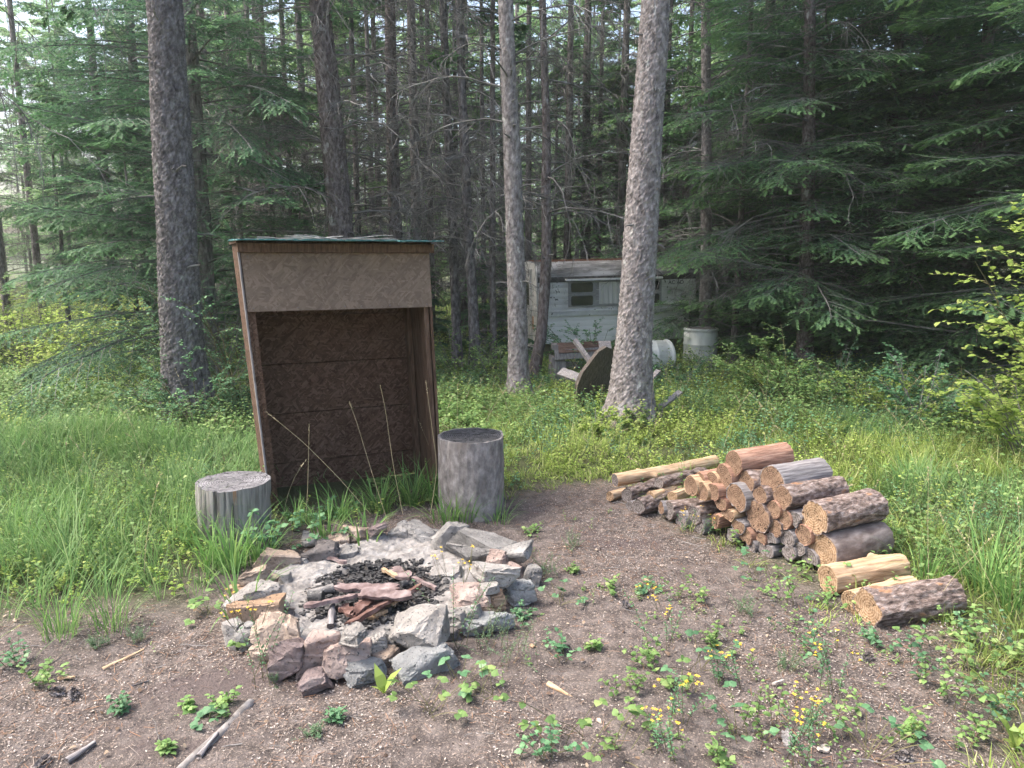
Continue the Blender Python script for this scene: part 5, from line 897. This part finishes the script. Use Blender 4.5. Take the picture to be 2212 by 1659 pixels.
# u, v, radius px (2212*1.42 zoom units), materials, length, azimuth offset, extra, label
LG = [(868, 210, 66, SO, .4, 0, dict(crack=[(4.2, .1, .35, .06, .26)]), 'reddish stripped log with a split, topmost of the woodpile'), (1075, 300, 80, SG, .4, 3, dict(crack=[(4.9, .04, .2, .05, .4), (5.3, .03, .12, 0, .5)]), 'silver grey cracked log with orange end, second from the top'),
 (805, 285, 68, (WSTRIP, EBROWN), .38, -4, {}, 'brown log just left of the topmost one'), (928, 312, 60, (WBARK, EBROWN), .36, 0, {}, 'dark barked log right below the topmost one'), (1015, 390, 52, (WBARK, EBROWN), .36, 4, {}, 'dark barked small log under the silver grey one, to its left'),
 (1142, 398, 66, (WBARK, EBROWN), .42, -2, {}, 'shaggy barked log beneath the silver grey one'), (880, 405, 72, (WGREY, EBROWN), .38, 0, dict(split=[(5.2, .7)]), 'dark split log with blackish side in the pile middle'), (1002, 512, 80, (WBARK, EBROWN), .36, 2, {}, 'large round ringed brown end low in the pile middle'),
 (1090, 465, 48, SO, .36, 0, {}, 'orange brown small round end right of the ringed one'), (1312, 510, 88, (WBARK, EORANGE), .47, 2, {}, 'big pale barked log with bright sawn end, uppermost of the right stack'), (1365, 705, 100, SS, .45, 3, dict(ov=.03, rough=.003), 'thickest smooth dark barked log in the right stack'),
 (1255, 610, 55, SO, .3, 0, {}, 'small orange end left of the thickest log'), (1205, 525, 48, (WGREY, EGREY), .3, 6, dict(split=[(5.4, .5), (3.6, .7)]), 'grey split billet left of the big pale barked log'),
 (1150, 520, 50, SO, .3, 0, {}, 'brown orange end partly behind the grey billet'), (1100, 572, 50, (WBARK, EBROWN), .32, 0, {}, 'brown barked end below the orange brown small one'), (1168, 630, 50, (WGREY, EGREY), .3, 0, {}, 'grey round end low beside the small orange end'), (1072, 640, 38, (WGREY, EGREY), .3, 0, dict(split=[(4.4, .4)]), 'small grey split piece at the pile foot'),
 (1018, 635, 36, (WSTRIP, EBROWN), .3, 0, dict(split=[(4.8, .5)]), 'small brown split piece at the pile foot'), (930, 622, 52, (WSTRIP, EBROWN), .32, 0, dict(split=[(4.9, .5)]), 'red brown split piece at the pile foot'), (885, 552, 50, (WGREY, EBROWN), .36, 4, dict(split=[(1.6, .45)]), 'grey topped split billet left of the ringed end'),
 (825, 490, 46, (WTAN, EBROWN), .36, 4, dict(split=[(1.6, .5), (5, .6)]), 'tan split billet above the grey topped one'), (790, 428, 44, (WSTRIP, EBROWN), .36, 4, dict(split=[(1.4, .5)]), 'brown split billet left of the dark split log'), (765, 530, 40, (WSTRIP, EBROWN), .36, 0, dict(split=[(3.5, .5)]), 'small split billet beside the round grey log at the foot'),
 (662, 585, 52, (WGREY, EGREY), .36, 6, dict(crack=[(5.2, .05, .2, 0, .4)]), 'grey cracked log lying at the front foot of the pile'), (640, 495, 48, (WBARK, EGREY), .36, 2, {}, 'rough barked log above the grey cracked one'), (502, 468, 50, (WBARK, EGREY), .5, -6, {}, 'dark barked log left of the rough barked one'), (568, 562, 44, (WGREY, EGREY), .3, 0, {}, 'dark grey end at the front foot, left of the grey cracked log'),
 (458, 462, 34, (WGREY, EBROWN), .4, -8, {}, 'small brown end left of the dark barked log'), (625, 335, 56, (WTAN, EBROWN), .36, 0, {}, 'fuzzy brown round end, outermost of the left cluster'), (668, 305, 48, (WSTRIP, EBROWN), .36, 0, {}, 'brown end at the top of the left cluster'), (683, 365, 50, (WTAN, EBROWN), .34, 0, {}, 'tan fuzzy end low in the left cluster'),
 (742, 318, 56, (WTAN, EBROWN), .36, 0, {}, 'tan brown end at the right of the left cluster'), (748, 368, 44, (WSTRIP, EBROWN), .34, 0, {}, 'orange brown end low right in the left cluster'), (1042, 712, 50, (WGREY, EGREY), .26, 0, dict(split=[(1.5, .5)]), 'grey half round at the very foot of the pile'), (962, 690, 34, (WGREY, EGREY), .26, 0, {}, 'small grey piece at the foot, left of the half round'),
 (1290, 742, 52, (WGREY, EGREY), .28, 0, dict(split=[(4.6, .5)]), 'grey triangular billet left of the thickest log foot'), (1172, 705, 50, (WGREY, EGREY), .28, 0, dict(split=[(1.2, .5)]), 'grey rough billet at the foot between half round and triangle'), (1235, 690, 36, (WGREY, EGREY), .28, 0, {}, 'dim grey round under the small orange end'), (850, 610, 36, (WGREY, EGREY), .28, 0, {}, 'dim grey round at the foot left of the red brown split piece')]
for i, (u, v, r, mt, L, da, kw, lb) in enumerate(LG):
    off = (.05 if v < 320 else 0); p = onface(u, v, off); dep = p.y * cp + (CAMZ - p.z) * sp; rr_ = 1.08 * r / 1.9235 / 1.3562 / F * dep
    p.z = max(p.z, rr_ * .75); az = AX0 + R(da * 1.0) * -1; rg = random.Random(i); d = Vector((math.sin(az), math.cos(az), rg.uniform(-.02, .03)))
    roundlog(p, d, L, rr_, mt[0], mt[1], lb, 60 + i, rough=kw.pop('rough', .008 if mt[0] is WBARK else .004), **kw)
def freelog(u, v, r, L, az, mt, lb, seed, zoff=0, **k):
    q = G(*Z2(u, v + r)); p = G(*Z2(u, v), 0); rr_ = r / 1.9235 / 1.3562 / F * (q.y * cp + 1.6 * sp); p = G(*Z2(u, v), rr_ * .92 + zoff); d = Vector((math.sin(R(az)), math.cos(R(az)), 0)); return roundlog(p, d, L, rr_, mt[0], mt[1], lb, seed, **k)
freelog(1622, 1022, 102, .5, 72, (WBARK, EORANGE), 'frontmost big log with flaking bark and bright sawn end', 151, rough=.01, crack=[(5.9, .05, .25, .02, .3)], nz=44, na=110)
freelog(1395, 868, 82, .48, 70, ST, 'bare pale cracked log, second from the front', 153, crack=[(5.2, .04, .2, .0, .5)], knots=1)
freelog(1530, 990, 70, .42, 66, (WTAN, EORANGE), 'log half hidden behind the frontmost big one', 152)
def pole(u0, v0, z0, u1, v1, Y1, r, mt, lb, seed, **k):
    a = G(*Z2(u0, v0), z0); b = at(*Z2(u1, v1), Y1); roundlog(a, b - a, (b - a).length, r, mt[0], mt[1], lb, seed, name='wood_pole', cat='pole', group='long poles left of the woodpile', na=40, nz=50, **k)
ya = lambda u, v, z: G(*Z2(u, v), z).y
pole(192, 300, .1, 770, 196, ya(192, 300, .1) + .45, .048, (WTAN, EGREY), 'long pale bare pole across the back of the woodpile', 161, rough=.005, knots=3)
pole(165, 392, .04, 330, 355, ya(165, 392, .04) + .25, .032, (WTAN, EORANGE), 'short orange ended pole at the far left end', 162)
pole(268, 390, .07, 600, 285, ya(268, 390, .07) + .4, .052, (WBARK, EGREY), 'rough barked long pole under the pale bare one', 163, rough=.012, knots=3)
pole(325, 452, .06, 640, 352, ya(325, 452, .06) + .35, .058, (WBARK, EGREY), 'lowest thick rough pole of the left heap', 164, rough=.012, knots=2)
pole(392, 388, .12, 610, 330, ya(392, 388, .12) + .3, .03, (WTAN, EORANGE), 'thin pole with a small orange cut end', 165)
pole(280, 448, .03, 480, 400, ya(280, 448, .03) + .25, .032, (WGREY, EGREY), 'dark thin pole at the bottom of the left heap', 166)
pole(440, 318, .17, 700, 258, ya(440, 318, .17) + .3, .042, (WBARK, EGREY), 'lichen grey barked pole below the pale bare one', 167, rough=.01)
pole(520, 395, .12, 700, 340, ya(520, 395, .12) + .25, .04, (WTAN, EORANGE), 'peeled tan pole in the middle of the left heap', 168)

# ------------------------------------------------------------------ things lying on the ground
def gstick(x0, y0, x1, y1, r, mt, lb, seed, z=.01, name='fallen_stick', **k):
    a, b = GT(x0, y0), GT(x1, y1); a.z += z; b.z += z; return roundlog(a, b - a, (b - a).length, r, mt[0], mt[1], lb, seed, name=name, cat='stick', group='sticks lying on the earth', na=16, nz=30, **k)
gstick(385, 1665, 545, 1515, .02, (WSTUMP2, EGREY), 'half buried grey pole in the left foreground', 171, -.008, 'buried_pole', rough=.003)
gstick(222, 1452, 312, 1408, .008, (WTAN, EGREY), 'short brown stick on the earth left of the ring', 172)
gstick(286, 1486, 320, 1476, .006, (WGREY, EGREY), 'tiny dark stick below the short brown one', 173); gstick(145, 1650, 205, 1610, .008, (WGREY, EGREY), 'dark crooked stick at the bottom left', 174)
gstick(1185, 1480, 1240, 1510, .003, (WTAN, EGREY), 'thin straw coloured twig in the middle foreground', 175, .006); gstick(430, 1640, 470, 1590, .005, (WGREY, EGREY), 'small twig right of the half buried pole', 176)
def cone_(px, py, lb, i):
    b = GT(px, py); mb = MB(); n = 46; t = np.arange(n) / n; az = t * 50; r_ = .017 * np.sin(math.pi * (t * .85 + .1)); P = np.stack([t * .055 - .027, np.cos(az) * r_ * .5, np.sin(az) * r_ * .5 + .014], -1); rg = np.random.default_rng(i)
    d = np.stack([0 * t + .3, np.cos(az), np.sin(az)], -1); mb.add(*leafV(P, np.arctan2(d[:, 1], d[:, 0]), np.arcsin(np.clip(d[:, 2] / np.linalg.norm(d, axis=1), -1, 1)), np.full(n, .014), np.full(n, .016), rg, 0)); o = link('pine_cone', mb.mesh('pine_cone', [BARKD]), None, b); o.rotation_euler[2] = i * 1.9; tag(o, lb, 'pine cone', 'dark pine cones on the earth')
for i, a in enumerate([(124, 1500, 'pine cone on the bare earth at the left'), (1352, 1312, 'pine cone in the middle of the path'), (1873, 1425, 'pine cone right of the path, near the front logs'), (1950, 1640, 'flattened pine cone at the bottom right'), (95, 1655, 'pine cone at the bottom left corner'), (1120, 1300, 'pine cone right beside the ring'), (160, 1505, 'tiny pine cone next to the left one')]): cone_(a[0], a[1], a[2], i)
def flake(px, py, w, l, mt, lb, i):
    b = GT(px, py); mb = MB(); plank(mb, (-l / 2, 0, .01), (l / 2, 0, .016), w, .007, (0, .2, 1), n=9, k=4, s=i, rag=.5, rough=.004); o = link('bark_flake', mb.mesh('bark_flake', [mt]), None, b); o.rotation_euler[2] = i * 1.3; tag(o, lb, 'bark flake', 'loose flakes on the earth')
for i, a in enumerate([(145, 1470, .015, .07, WTAN, 'pale curled flake at the left of the bare earth'), (1700, 1600, .05, .08, WGREY, 'grey bark flake among the bottom right plants'), (1400, 1260, .02, .05, WTAN, 'small pale flake on the path'), (1780, 1625, .035, .05, CH[0], 'whitish flake at the bottom right'), (1150, 1400, .02, .03, WTAN, 'small tan flake right of the ring'), (1680, 1480, .015, .05, CH[0], 'white flake left of the blossoming weeds')]): flake(*a, i)

# ------------------------------------------------------------------ camper
WP = pm('camper_white', [(.25, (.36, .35, .33)), (.38, (.8, .79, .77)), (.75, (.9, .89, .87))], 2.2, (1, 1, 1.5), rough=.45, bump=.1, spec=.4, spots=[(9, .66, (.3, .31, .3))])
WPD = pm('camper_stained', [(.3, (.18, .18, .175)), (.42, (.55, .55, .54)), (.75, (.8, .8, .79))], 3.5, (1, 1, .8), rough=.6, bump=.1, spots=[(14, .6, (.1, .1, .095))])
ROOFM = pm('camper_roof_grimy', [(.34, (.06, .06, .06)), (.5, (.24, .235, .235)), (.66, (.55, .54, .55))], 3.5, (.35, 1, 2.2), rough=.6, bump=.25, spots=[(25, .6, (.06, .055, .05))])
TANP = pm('camper_underbox', [(.3, (.22, .19, .13)), (.7, (.36, .32, .23))], 3, bump=0); ALU = pm('window_frame_grey', [(.3, (.2, .2, .2)), (.7, (.34, .34, .34))], 8, rough=.5, bump=0, spec=.5); ALW = pm('rail_white', [(.3, (.6, .6, .6)), (.7, (.8, .8, .8))], 8, rough=.4, bump=0)
GLS = pm('window_glass_dark', [(.3, (.018, .02, .02)), (.7, (.05, .052, .05))], 4, rough=.12, bump=0, spec=.6); CURT = pm('curtain_cloth', [(.3, (.5, .49, .46)), (.7, (.7, .69, .66))], 5, (6, 1, .4), bump=.2)
BLK = pm('black_rubber', [(.3, (.01, .01, .01)), (.7, (.03, .03, .03))], 8, bump=0); ORG = pm('bare_plywood', [(.3, (.4, .2, .1)), (.7, (.55, .33, .2))], 8, bump=0); NEEDL = CH[2]
cpt = at(1165, 800, 14.0); cz = float(hgt(cpt.x, 14.0)) + .03; ca = math.atan2(.152, .988)
Mc = Matrix.Translation((cpt.x, 14.0, cz)) @ Matrix.Rotation(ca, 4, 'Z') @ Matrix.Rotation(R(-1.3), 4, 'Y')
camper = thing('truck_camper', 'abandoned white truck camper with grimy curved roof standing on blocks in the wood', 'camper'); camper.matrix_world = Mc
CLn = 3.03; CW = 2.0
def prof(m, pts, x0, x1, mi=0, caps=True, nx=2):
    P = np.array(pts, float); n = len(P); xs = np.linspace(x0, x1, nx); V = np.stack([np.stack([np.full(n, x), P[:, 0], P[:, 1]], -1) for x in xs]); T = grid_tris(nx, n, True); m.add(V.reshape(-1, 3), T[:, ::-1], mi)
    if caps:
        bm = bmesh.new(); vs = [bm.verts.new((x0, p[0], p[1])) for p in P]; f = bm.faces.new(vs); r = bmesh.ops.triangulate(bm, faces=[f]); bm.verts.index_update(); T = np.array([[v.index for v in q.verts] for q in bm.faces]); V1 = np.array([v.co[:] for v in bm.verts]); bm.free()
        m.add(V1, T[:, ::-1], mi); V2 = V1.copy(); V2[:, 0] = x1; m.add(V2, T, mi)
def ribs(z0, z1, st, y0, d=.0032):
    o = []; k = max(1, round((z1 - z0) / st))
    for i in range(k):
        a = z0 + (z1 - z0) * i / k; b = z0 + (z1 - z0) * (i + 1) / k; o += [(y0 + d, a), (y0 - d * .3, a + (b - a) * .2), (y0 - d, a + (b - a) * .55), (y0 + d * .3, b - .006)]
    return o
part(camper, 'lower_box', TANP, lambda m: box(m, (.03, .34, 0), (CLn - .12, CW - .34, .37)))
part(camper, 'lower_wall', WP, lambda m: prof(m, ribs(.36, .875, .105, 0) + [(CW, .875), (CW, .36)], .0, CLn - .1))
part(camper, 'upper_wall', WPD, lambda m: prof(m, [(-.045, .872), (-.055, .965), (-.03, .97)] + ribs(.98, 1.5, .105, -.03) + [(-.03, 1.5), (CW, 1.5), (CW, .872)], -.005, CLn + .02))
def roofp():
    pts = [(-.032, 1.5)]
    for k in range(11):
        a = k / 10 * math.pi / 2; pts.append((-.03 + .33 * (1 - math.cos(a)), 1.58 + .29 * math.sin(a)))
    pts += [(CW * .5, 1.9)] + [(CW + .0 - .33 * (1 - math.cos(k / 10 * math.pi / 2)), 1.58 + .29 * math.sin(k / 10 * math.pi / 2)) for k in range(10, -1, -1)] + [(CW, 1.5)]; return pts
part(camper, 'roof', ROOFM, lambda m: prof(m, roofp(), -.012, CLn + .03, nx=8), True); flatten_sharp(camper.children[-1].data if False else [c for c in COL.objects if c.parent == camper and c.name.startswith('roof')][0].data, 40)
part(camper, 'grime_strip', pm('roof_edge_black', [(.35, (.03, .03, .028)), (.6, (.11, .105, .1)), (.75, (.3, .29, .28))], 9, (1, 1, 2), rough=.8, bump=.3), lambda m: box(m, (-.008, -.0375, 1.502), (CLn + .026, -.0325, 1.6)))
def endp(): 
    q = [(y, z) for y, z in roofp()]; q = [(min(max(y, .0), CW - .03), z - .02) for y, z in q]; return [(.0, .98), (.0, 1.5)] + q[1:-1] + [(CW - .03, 1.5), (CW - .03, .98), (CW - .03, .88), (0.0, .88)]
part(camper, 'end_wall', WP, lambda m: prof(m, endp(), -.03, -.0125)); part(camper, 'end_wall_lower', WP, lambda m: (box(m, (-.024, .0, .36), (-.002, CW - .03, .868)), box(m, (-.024, .34, .02), (-.002, CW - .36, .358))))
dr_ = part(camper, 'door', ALW, lambda m: box(m, (-.05, .55, .1), (-.032, 1.25, 1.65))); part(dr_, 'pane', GLS, lambda m: box(m, (-.056, .7, 1.05), (-.0505, 1.1, 1.5))); part(dr_, 'door_frame', ALW, lambda m: [box(m, (-.062, a, .1), (-.031, b, 1.7)) for a, b in ((.5, .548), (1.252, 1.3))] + [box(m, (-.07, .42, 1.702), (-.031, 1.34, 1.75))])
part(camper, 'plywood_patch', ORG, lambda m: box(m, (-.03, .38, .6), (-.0245, .5, .85)))
part(camper, 'corner_trim', ALW, lambda m: box(m, (-.034, -.006, .36), (.012, .002, .866))); part(camper, 'belt_trim', ALW, lambda m: box(m, (0, -.064, .955), (CLn + .02, -.0555, .972)))
part(camper, 'awning_rail', ALW, lambda m: (box(m, (.5, -.13, 1.535), (2.36, -.034, 1.556)), box(m, (.5, -.135, 1.522), (2.36, -.128, 1.552))))
def wpane(par, x0, x1, z0, z1):
    def f(m):
        k = []; r_ = .035
        for cx_, cz_, a0 in ((x1 - r_, z1 - r_, 0), (x0 + r_, z1 - r_, 90), (x0 + r_, z0 + r_, 180), (x1 - r_, z0 + r_, 270)):
            for q in range(5): a = R(a0 + q * 22.5); k.append((cx_ + r_ * math.cos(a), cz_ + r_ * math.sin(a)))
        k = np.array(k); n = len(k); V = np.concatenate([np.stack([k[:, 0], np.full(n, -.0655), k[:, 1]], -1), [[(x0 + x1) / 2, -.0655, (z0 + z1) / 2]]]); j = np.arange(n); m.add(V, np.stack([j, np.full(n, n), (j + 1) % n], -1)); E = k.copy(); P = np.stack([k[:, 0], np.full(n, -.066), k[:, 1]], -1); P = np.concatenate([P, P[:1]]); m.add(*tubes(P[None], .005, 4), 1)
    return part(par, 'pane', [GLS, ALU], f)
for x0, x1, lb in ((.56, 1.07, 0), (2.08, 2.36, 1)):
    w = part(camper, 'window', ALU, lambda m: (box(m, (x0, -.062, 1.035), (x1, -.031, 1.265)), box(m, (x0, -.062, 1.272), (x1, -.031, 1.51))))
    wpane(w, x0 + .045, x1 - .04, 1.285 + .02, 1.49); wpane(w, x0 + .045, x1 - .04, 1.055, 1.245)
w = part(camper, 'window', ALU, lambda m: [box(m, (1.075, -.05, 1.035), (2.075, -.031, 1.075)), box(m, (1.075, -.05, 1.49), (2.075, -.031, 1.51)), box(m, (1.075, -.033, 1.076), (2.075, -.0305, 1.489))] + [box(m, (x_, -.05, 1.076), (x_ + .02, -.0335, 1.489)) for x_ in (1.075, 1.56, 2.055)])
def curt(m):
    for x0, x1 in ((1.15, 1.55), (1.585, 2.05)):
        x = np.linspace(x0, x1, 60); z = np.linspace(1.08, 1.485, 8)[:, None]; V = np.stack([x[None] + 0 * z + .02 * (z - 1.3), -.043 + .006 * np.sin(x[None] * 70 + 6 * (z - 1)) + 0 * z, z + 0 * x[None]], -1); m.add(V.reshape(-1, 3), grid_tris(8, 60)[:, ::-1])
part(w, 'curtain', CURT, curt, True)
fc = bpy.data.curves.new('letters', 'FONT'); fc.body = 'AC AD'; fc.size = .1; fc.extrude = .001; fc.materials.append(BLK); lt = bpy.data.objects.new('lettering', fc); COL.objects.link(lt); lt.parent = camper; lt.location = (2.5, -.041, 1.41); lt.rotation_euler = (R(90), 0, 0); lm = bpy.data.meshes.new_from_object(lt); bpy.data.objects.remove(lt); lt = link('lettering', lm, camper, (2.5, -.041, 1.41)); lt.rotation_euler = (R(90), 0, 0)
def rneed(m):
    rg = np.random.default_rng(3); n = 5200; x = rg.uniform(0, CLn, n); y = rg.uniform(.1, .9, n) ** .8 * 1.1; z = 1.875 + .02 * np.minimum(y, 1) + rg.uniform(0, .03, n) * (fbm(x * 3, y * 3, 0, 4, 2)); az = rg.uniform(0, 6.28, n); d = np.stack([np.cos(az), np.sin(az), rg.normal(0, .3, n)], -1) * .03; P = np.stack([x, y, z], -1); u_ = np.array([[0, 0, .003]]); V = np.stack([P - d, P + d, P + d + u_, P - d + u_], 1).reshape(-1, 3); q = np.arange(n)[:, None] * 4; m.add(V, np.concatenate([q + [0, 1, 2], q + [0, 2, 3]], 1).reshape(-1, 3))
rn = part(None, 'fallen_needles', pm('needle_red', [(.3, (.17, .07, .045)), (.7, (.36, .2, .14))], 9, bump=0), rneed); rn.matrix_world = Mc; tag(rn, 'rusty fallen needles lying on the camper roof', 'needles', kind='stuff')
BRK = pm('brick_red', [(.3, (.25, .1, .07)), (.7, (.4, .2, .14))], 9, bump=.4)
for i, (x, y, dz, w_, lb, mt) in enumerate([(.12, .45, 0, .2, 'red brick block under the near camper corner', BRK), (.5, .42, 0, .24, 'pale block under the camper front edge', WTAN), (2.6, .5, 0, .24, 'block under the far end of the camper', WGREY)]):
    mb = MB(); box(mb, (0, 0, -.16), (w_, .2, -.002)); box(mb, (-.02, -.02, -.2), (w_ + .03, .2, -.163)); o = link('support_block', mb.mesh('support_block', [mt])); o.matrix_world = Mc @ Matrix.Translation((x, y, 0)); tag(o, lb, 'block', 'blocks under the camper')
# barrels
PLW = pm('barrel_white', [(.3, (.4, .41, .39)), (.5, (.64, .66, .62)), (.75, (.78, .8, .77))], 3, (2, 2, .7), rough=.5, bump=.1, spots=[(16, .68, (.25, .24, .22))])
def barrel(par, r, H_, name='body', mat=PLW):
    zs_ = [0, .02, .05, .27, .29, .31, .33, .35, .6, .62, .64, .66, .68, .87, .9, .93, .95, .97, 1.0]; rs_ = [.93, .98, 1, 1, 1.03, 1.04, 1.03, 1, 1, 1.03, 1.04, 1.03, 1, 1, .97, .97, 1.03, 1.04, 1.0]; P = np.array([[0, 0, z * H_] for z in zs_], float)
    V, T = tubes(P[None], (np.array(rs_) * r)[None], 48); m = MB(); m.add(V, T); th = np.arange(48) * 2 * math.pi / 48
    for z, fl in ((0.0, 0), (H_ * .975, 1)): Vc = np.concatenate([np.stack([np.cos(th) * r * .97, np.sin(th) * r * .97, np.full(48, z)], -1), [[0, 0, z]]]); j = np.arange(48); m.add(Vc, np.stack([j, (j + 1) % 48, np.full(48, 48)], -1))
    o = link(name, m.mesh(name, [mat], True), par); flatten_sharp(o.data, 50); return o
pb_ = at(1511, 790, 13.0); dz_ = float(hgt(pb_.x, 13.0)); dr0 = thing('plastic_barrel', 'upright dirty white barrel at the right end of the camper', 'barrel', (pb_.x, 13.0, dz_), 'white barrels')
hh = at(1511, 708, 13.0).z - dz_; barrel(dr0, .288, hh); part(dr0, 'lid', BARKD, lambda m: m.add(*tubes(np.array([[[0, 0, hh * .976], [0, 0, hh * .984]]]), np.array([[.27, .27]]), 40)) and m.add(np.array([[.27 * math.cos(a), .27 * math.sin(a), hh * .984] for a in np.arange(40) * math.pi / 20] + [[0, 0, hh * .99]]), [(j, (j + 1) % 40, 40) for j in range(40)]), label='lid strewn with dark debris')
part(dr0, 'pump_handle', BLK, lambda m: m.add(*tubes(np.array([[[-.2, 0, hh * .98], [-.2, 0, hh + .09], [-.23, 0, hh + .12], [-.3, 0, hh + .17]]], float), .016, 8)))
pl_ = at(1408, 800, 12.0); dl = thing('lying_barrel', 'dirty white barrel lying on its side behind the thick light trunk', 'barrel', (pl_.x - .1, 12.0, float(hgt(pl_.x, 12.0)) + .3), 'white barrels')
bb = barrel(dl, .3, .8); bb.rotation_euler = (0, R(90), R(14)); bb.location = (-.38, 0, .0)

# ------------------------------------------------------------------ weathered bench, overturned table, loose boards
bz = GT(*Z3(660, 1190)); bY = 10.4
def zp(u, v, Y): return at(*Z3(u, v), Y)
bench = thing('weathered_bench', 'weathered grey bench with brown top board in front of the camper', 'bench', (0, 0, 0)); o0 = zp(660, 1100, bY); gz = float(hgt(o0.x, bY)); bench.location = (o0.x, bY, gz)
def bp(u, v, Y=bY): return tuple(zp(u, v, Y) - bench.location)
part(bench, 'top_board', pm('board_red_brown', [(.3, (.05, .028, .022)), (.5, (.12, .075, .06)), (.75, (.2, .14, .12))], 14, (.5, 6, 6), bump=.6), lambda m: plank(m, bp(650, 885), bp(1000, 870, bY + .1), .16, .035, (0, -.9, .5), rag=.05))
part(bench, 'front_board', WGREY, lambda m: plank(m, bp(622, 940, bY - .03), bp(1000, 915, bY + .07), .14, .035, (0, -1, .12), rag=.05))
part(bench, 'back_board', WGREY, lambda m: plank(m, bp(640, 870, bY + .25), bp(1000, 855, bY + .35), .2, .035, (0, 0, 1), rag=.05))
part(bench, 'leg', WGREY, lambda m: plank(m, bp(648, 950, bY + .02), bp(690, 1215, bY + .02), .19, .035, (.15, -1, 0), rag=.06)); part(bench, 'leg', WGREY, lambda m: plank(m, bp(612, 940, bY + .3), bp(600, 1150, bY + .3), .2, .03, (-1, -.5, 0), rag=.06), label='pale tan side leg'); part(bench, 'leg', WGREY, lambda m: plank(m, bp(985, 920, bY + .1), bp(1000, 1200, bY + .1), .17, .035, (.15, -1, 0), rag=.06))
part(bench, 'corner_cap', WGREY, lambda m: box(m, Vector(bp(600, 900, bY)) - Vector((0, .0, 0)), Vector(bp(600, 900, bY)) + Vector((.1, .3, .07))))
# overturned table: a thick round-cornered top tilted on its edge, with board legs
tY = 8.55; c0 = zp(985, 1170, tY); table = thing('overturned_table', 'overturned wooden table leaning behind the thick light trunk, legs in the air', 'table', c0)
nrmv = Vector((.74, -.62, -.26)).normalized(); ev = Vector(zp(1095, 950, tY + .18) - zp(760, 1385, tY - .16)).normalized(); ev = (ev - nrmv * ev.dot(nrmv)).normalized(); sv_ = nrmv.cross(ev)
Mt = Matrix((sv_, ev, nrmv)).transposed().to_4x4()
def oct_(w, l, c):
    return [(-w, -l + c), (-w + c * .35, -l + c * .35), (-w + c, -l), (w - c, -l), (w - c * .35, -l + c * .35), (w, -l + c), (w, l - c), (w - c * .35, l - c * .35), (w - c, l), (-w + c, l), (-w + c * .35, l - c * .35), (-w, l - c)]
def ttop(m):
    pts = oct_(.42, .36, .2)
    for a, b in ((-.43, -.16), (-.154, .12), (.126, .43)):
        bm = bmesh.new(); q = [bm.verts.new((x, y, 0)) for x, y in pts]; bm.faces.new(q)
        for co_, no_ in (((a, 0, 0), (-1, 0, 0)), ((b, 0, 0), (1, 0, 0))): bmesh.ops.bisect_plane(bm, geom=bm.verts[:] + bm.edges[:] + bm.faces[:], plane_co=co_, plane_no=no_, clear_outer=True)
        r = bmesh.ops.extrude_face_region(bm, geom=bm.faces[:]); bmesh.ops.translate(bm, vec=(0, 0, -.04), verts=[v for v in r['geom'] if isinstance(v, bmesh.types.BMVert)]); bmesh.ops.recalc_face_normals(bm, faces=bm.faces[:]); bmesh.ops.triangulate(bm, faces=bm.faces[:]); bm.verts.index_update()
        V = np.array([v.co[:] for v in bm.verts]); T = np.array([[v.index for v in f.verts] for f in bm.faces]); bm.free(); m.add(V @ np.array(Mt.to_3x3()).T, T)
TW = pm('table_wood', [(.25, (.04, .032, .026)), (.5, (.115, .095, .08)), (.75, (.21, .18, .155))], 12, (5, 5, 1.2), bump=.6)
part(table, 'tabletop', TW, ttop)
def tp(u, v, Y): return tuple(zp(u, v, Y) - c0)
part(table, 'leg', WGREY, lambda m: plank(m, tp(925, 1015, tY + .12), tp(785, 820, tY + .35), .055, .045, (.5, -1, .2), rag=.1)); part(table, 'leg', WGREY, lambda m: plank(m, tp(850, 1140, tY + .05), tp(668, 1075, tY + .3), .13, .035, (.2, -1, .8), rag=.08)); part(table, 'leg', WGREY, lambda m: plank(m, tp(1045, 990, tY + .25), tp(1025, 830, tY + .4), .15, .035, (.15, -1, .1), rag=.06))
part(table, 'leg_brace', WGREY, lambda m: plank(m, tp(960, 990, tY + .14), tp(835, 1170, tY + .05), .09, .05, (-.6, -1, .2), rag=.06))
for i, (a, b, Y0, Y1, w_, lb) in enumerate([((1480, 1360), (1640, 1240), 7.6, 7.9, .06, 'grey loose board sticking out of the leaves right of the thick light trunk'), ((1375, 1160), (1462, 1068), 8.5, 8.7, .06, 'short grey board end poking out behind the thick light trunk'), ((700, 1015), (850, 1030), 11.4, 11.5, .12, 'pale board lying flat under the camper edge')]):
    p0, p1 = zp(*a, Y0), zp(*b, Y1); mb = MB(); c_ = (p0 + p1) / 2; plank(mb, p0 - c_, p1 - c_, w_, .03, (-.4, -.8, .6), rag=.06); tag(link('loose_board', mb.mesh('loose_board', [WGREY]), None, c_), lb, 'board', 'loose boards near the camper')

# ------------------------------------------------------------------ air
hm = bpy.data.materials.new('air'); hm.use_nodes = True; nt = hm.node_tree; nt.nodes.clear(); o_ = N(nt, 'ShaderNodeOutputMaterial'); v_ = N(nt, 'ShaderNodeVolumePrincipled'); v_.inputs['Color'].default_value = (.86, .92, .9, 1); v_.inputs['Density'].default_value = .0014; v_.inputs['Anisotropy'].default_value = .3
nt.links.new(v_.outputs[0], o_.inputs['Volume']); mb = MB(); box(mb, (-130, -20, -2.2), (130, 120, 26)); tag(link('haze', mb.mesh('haze', [hm])), kind='stuff'); cy.volume_bounces = 1
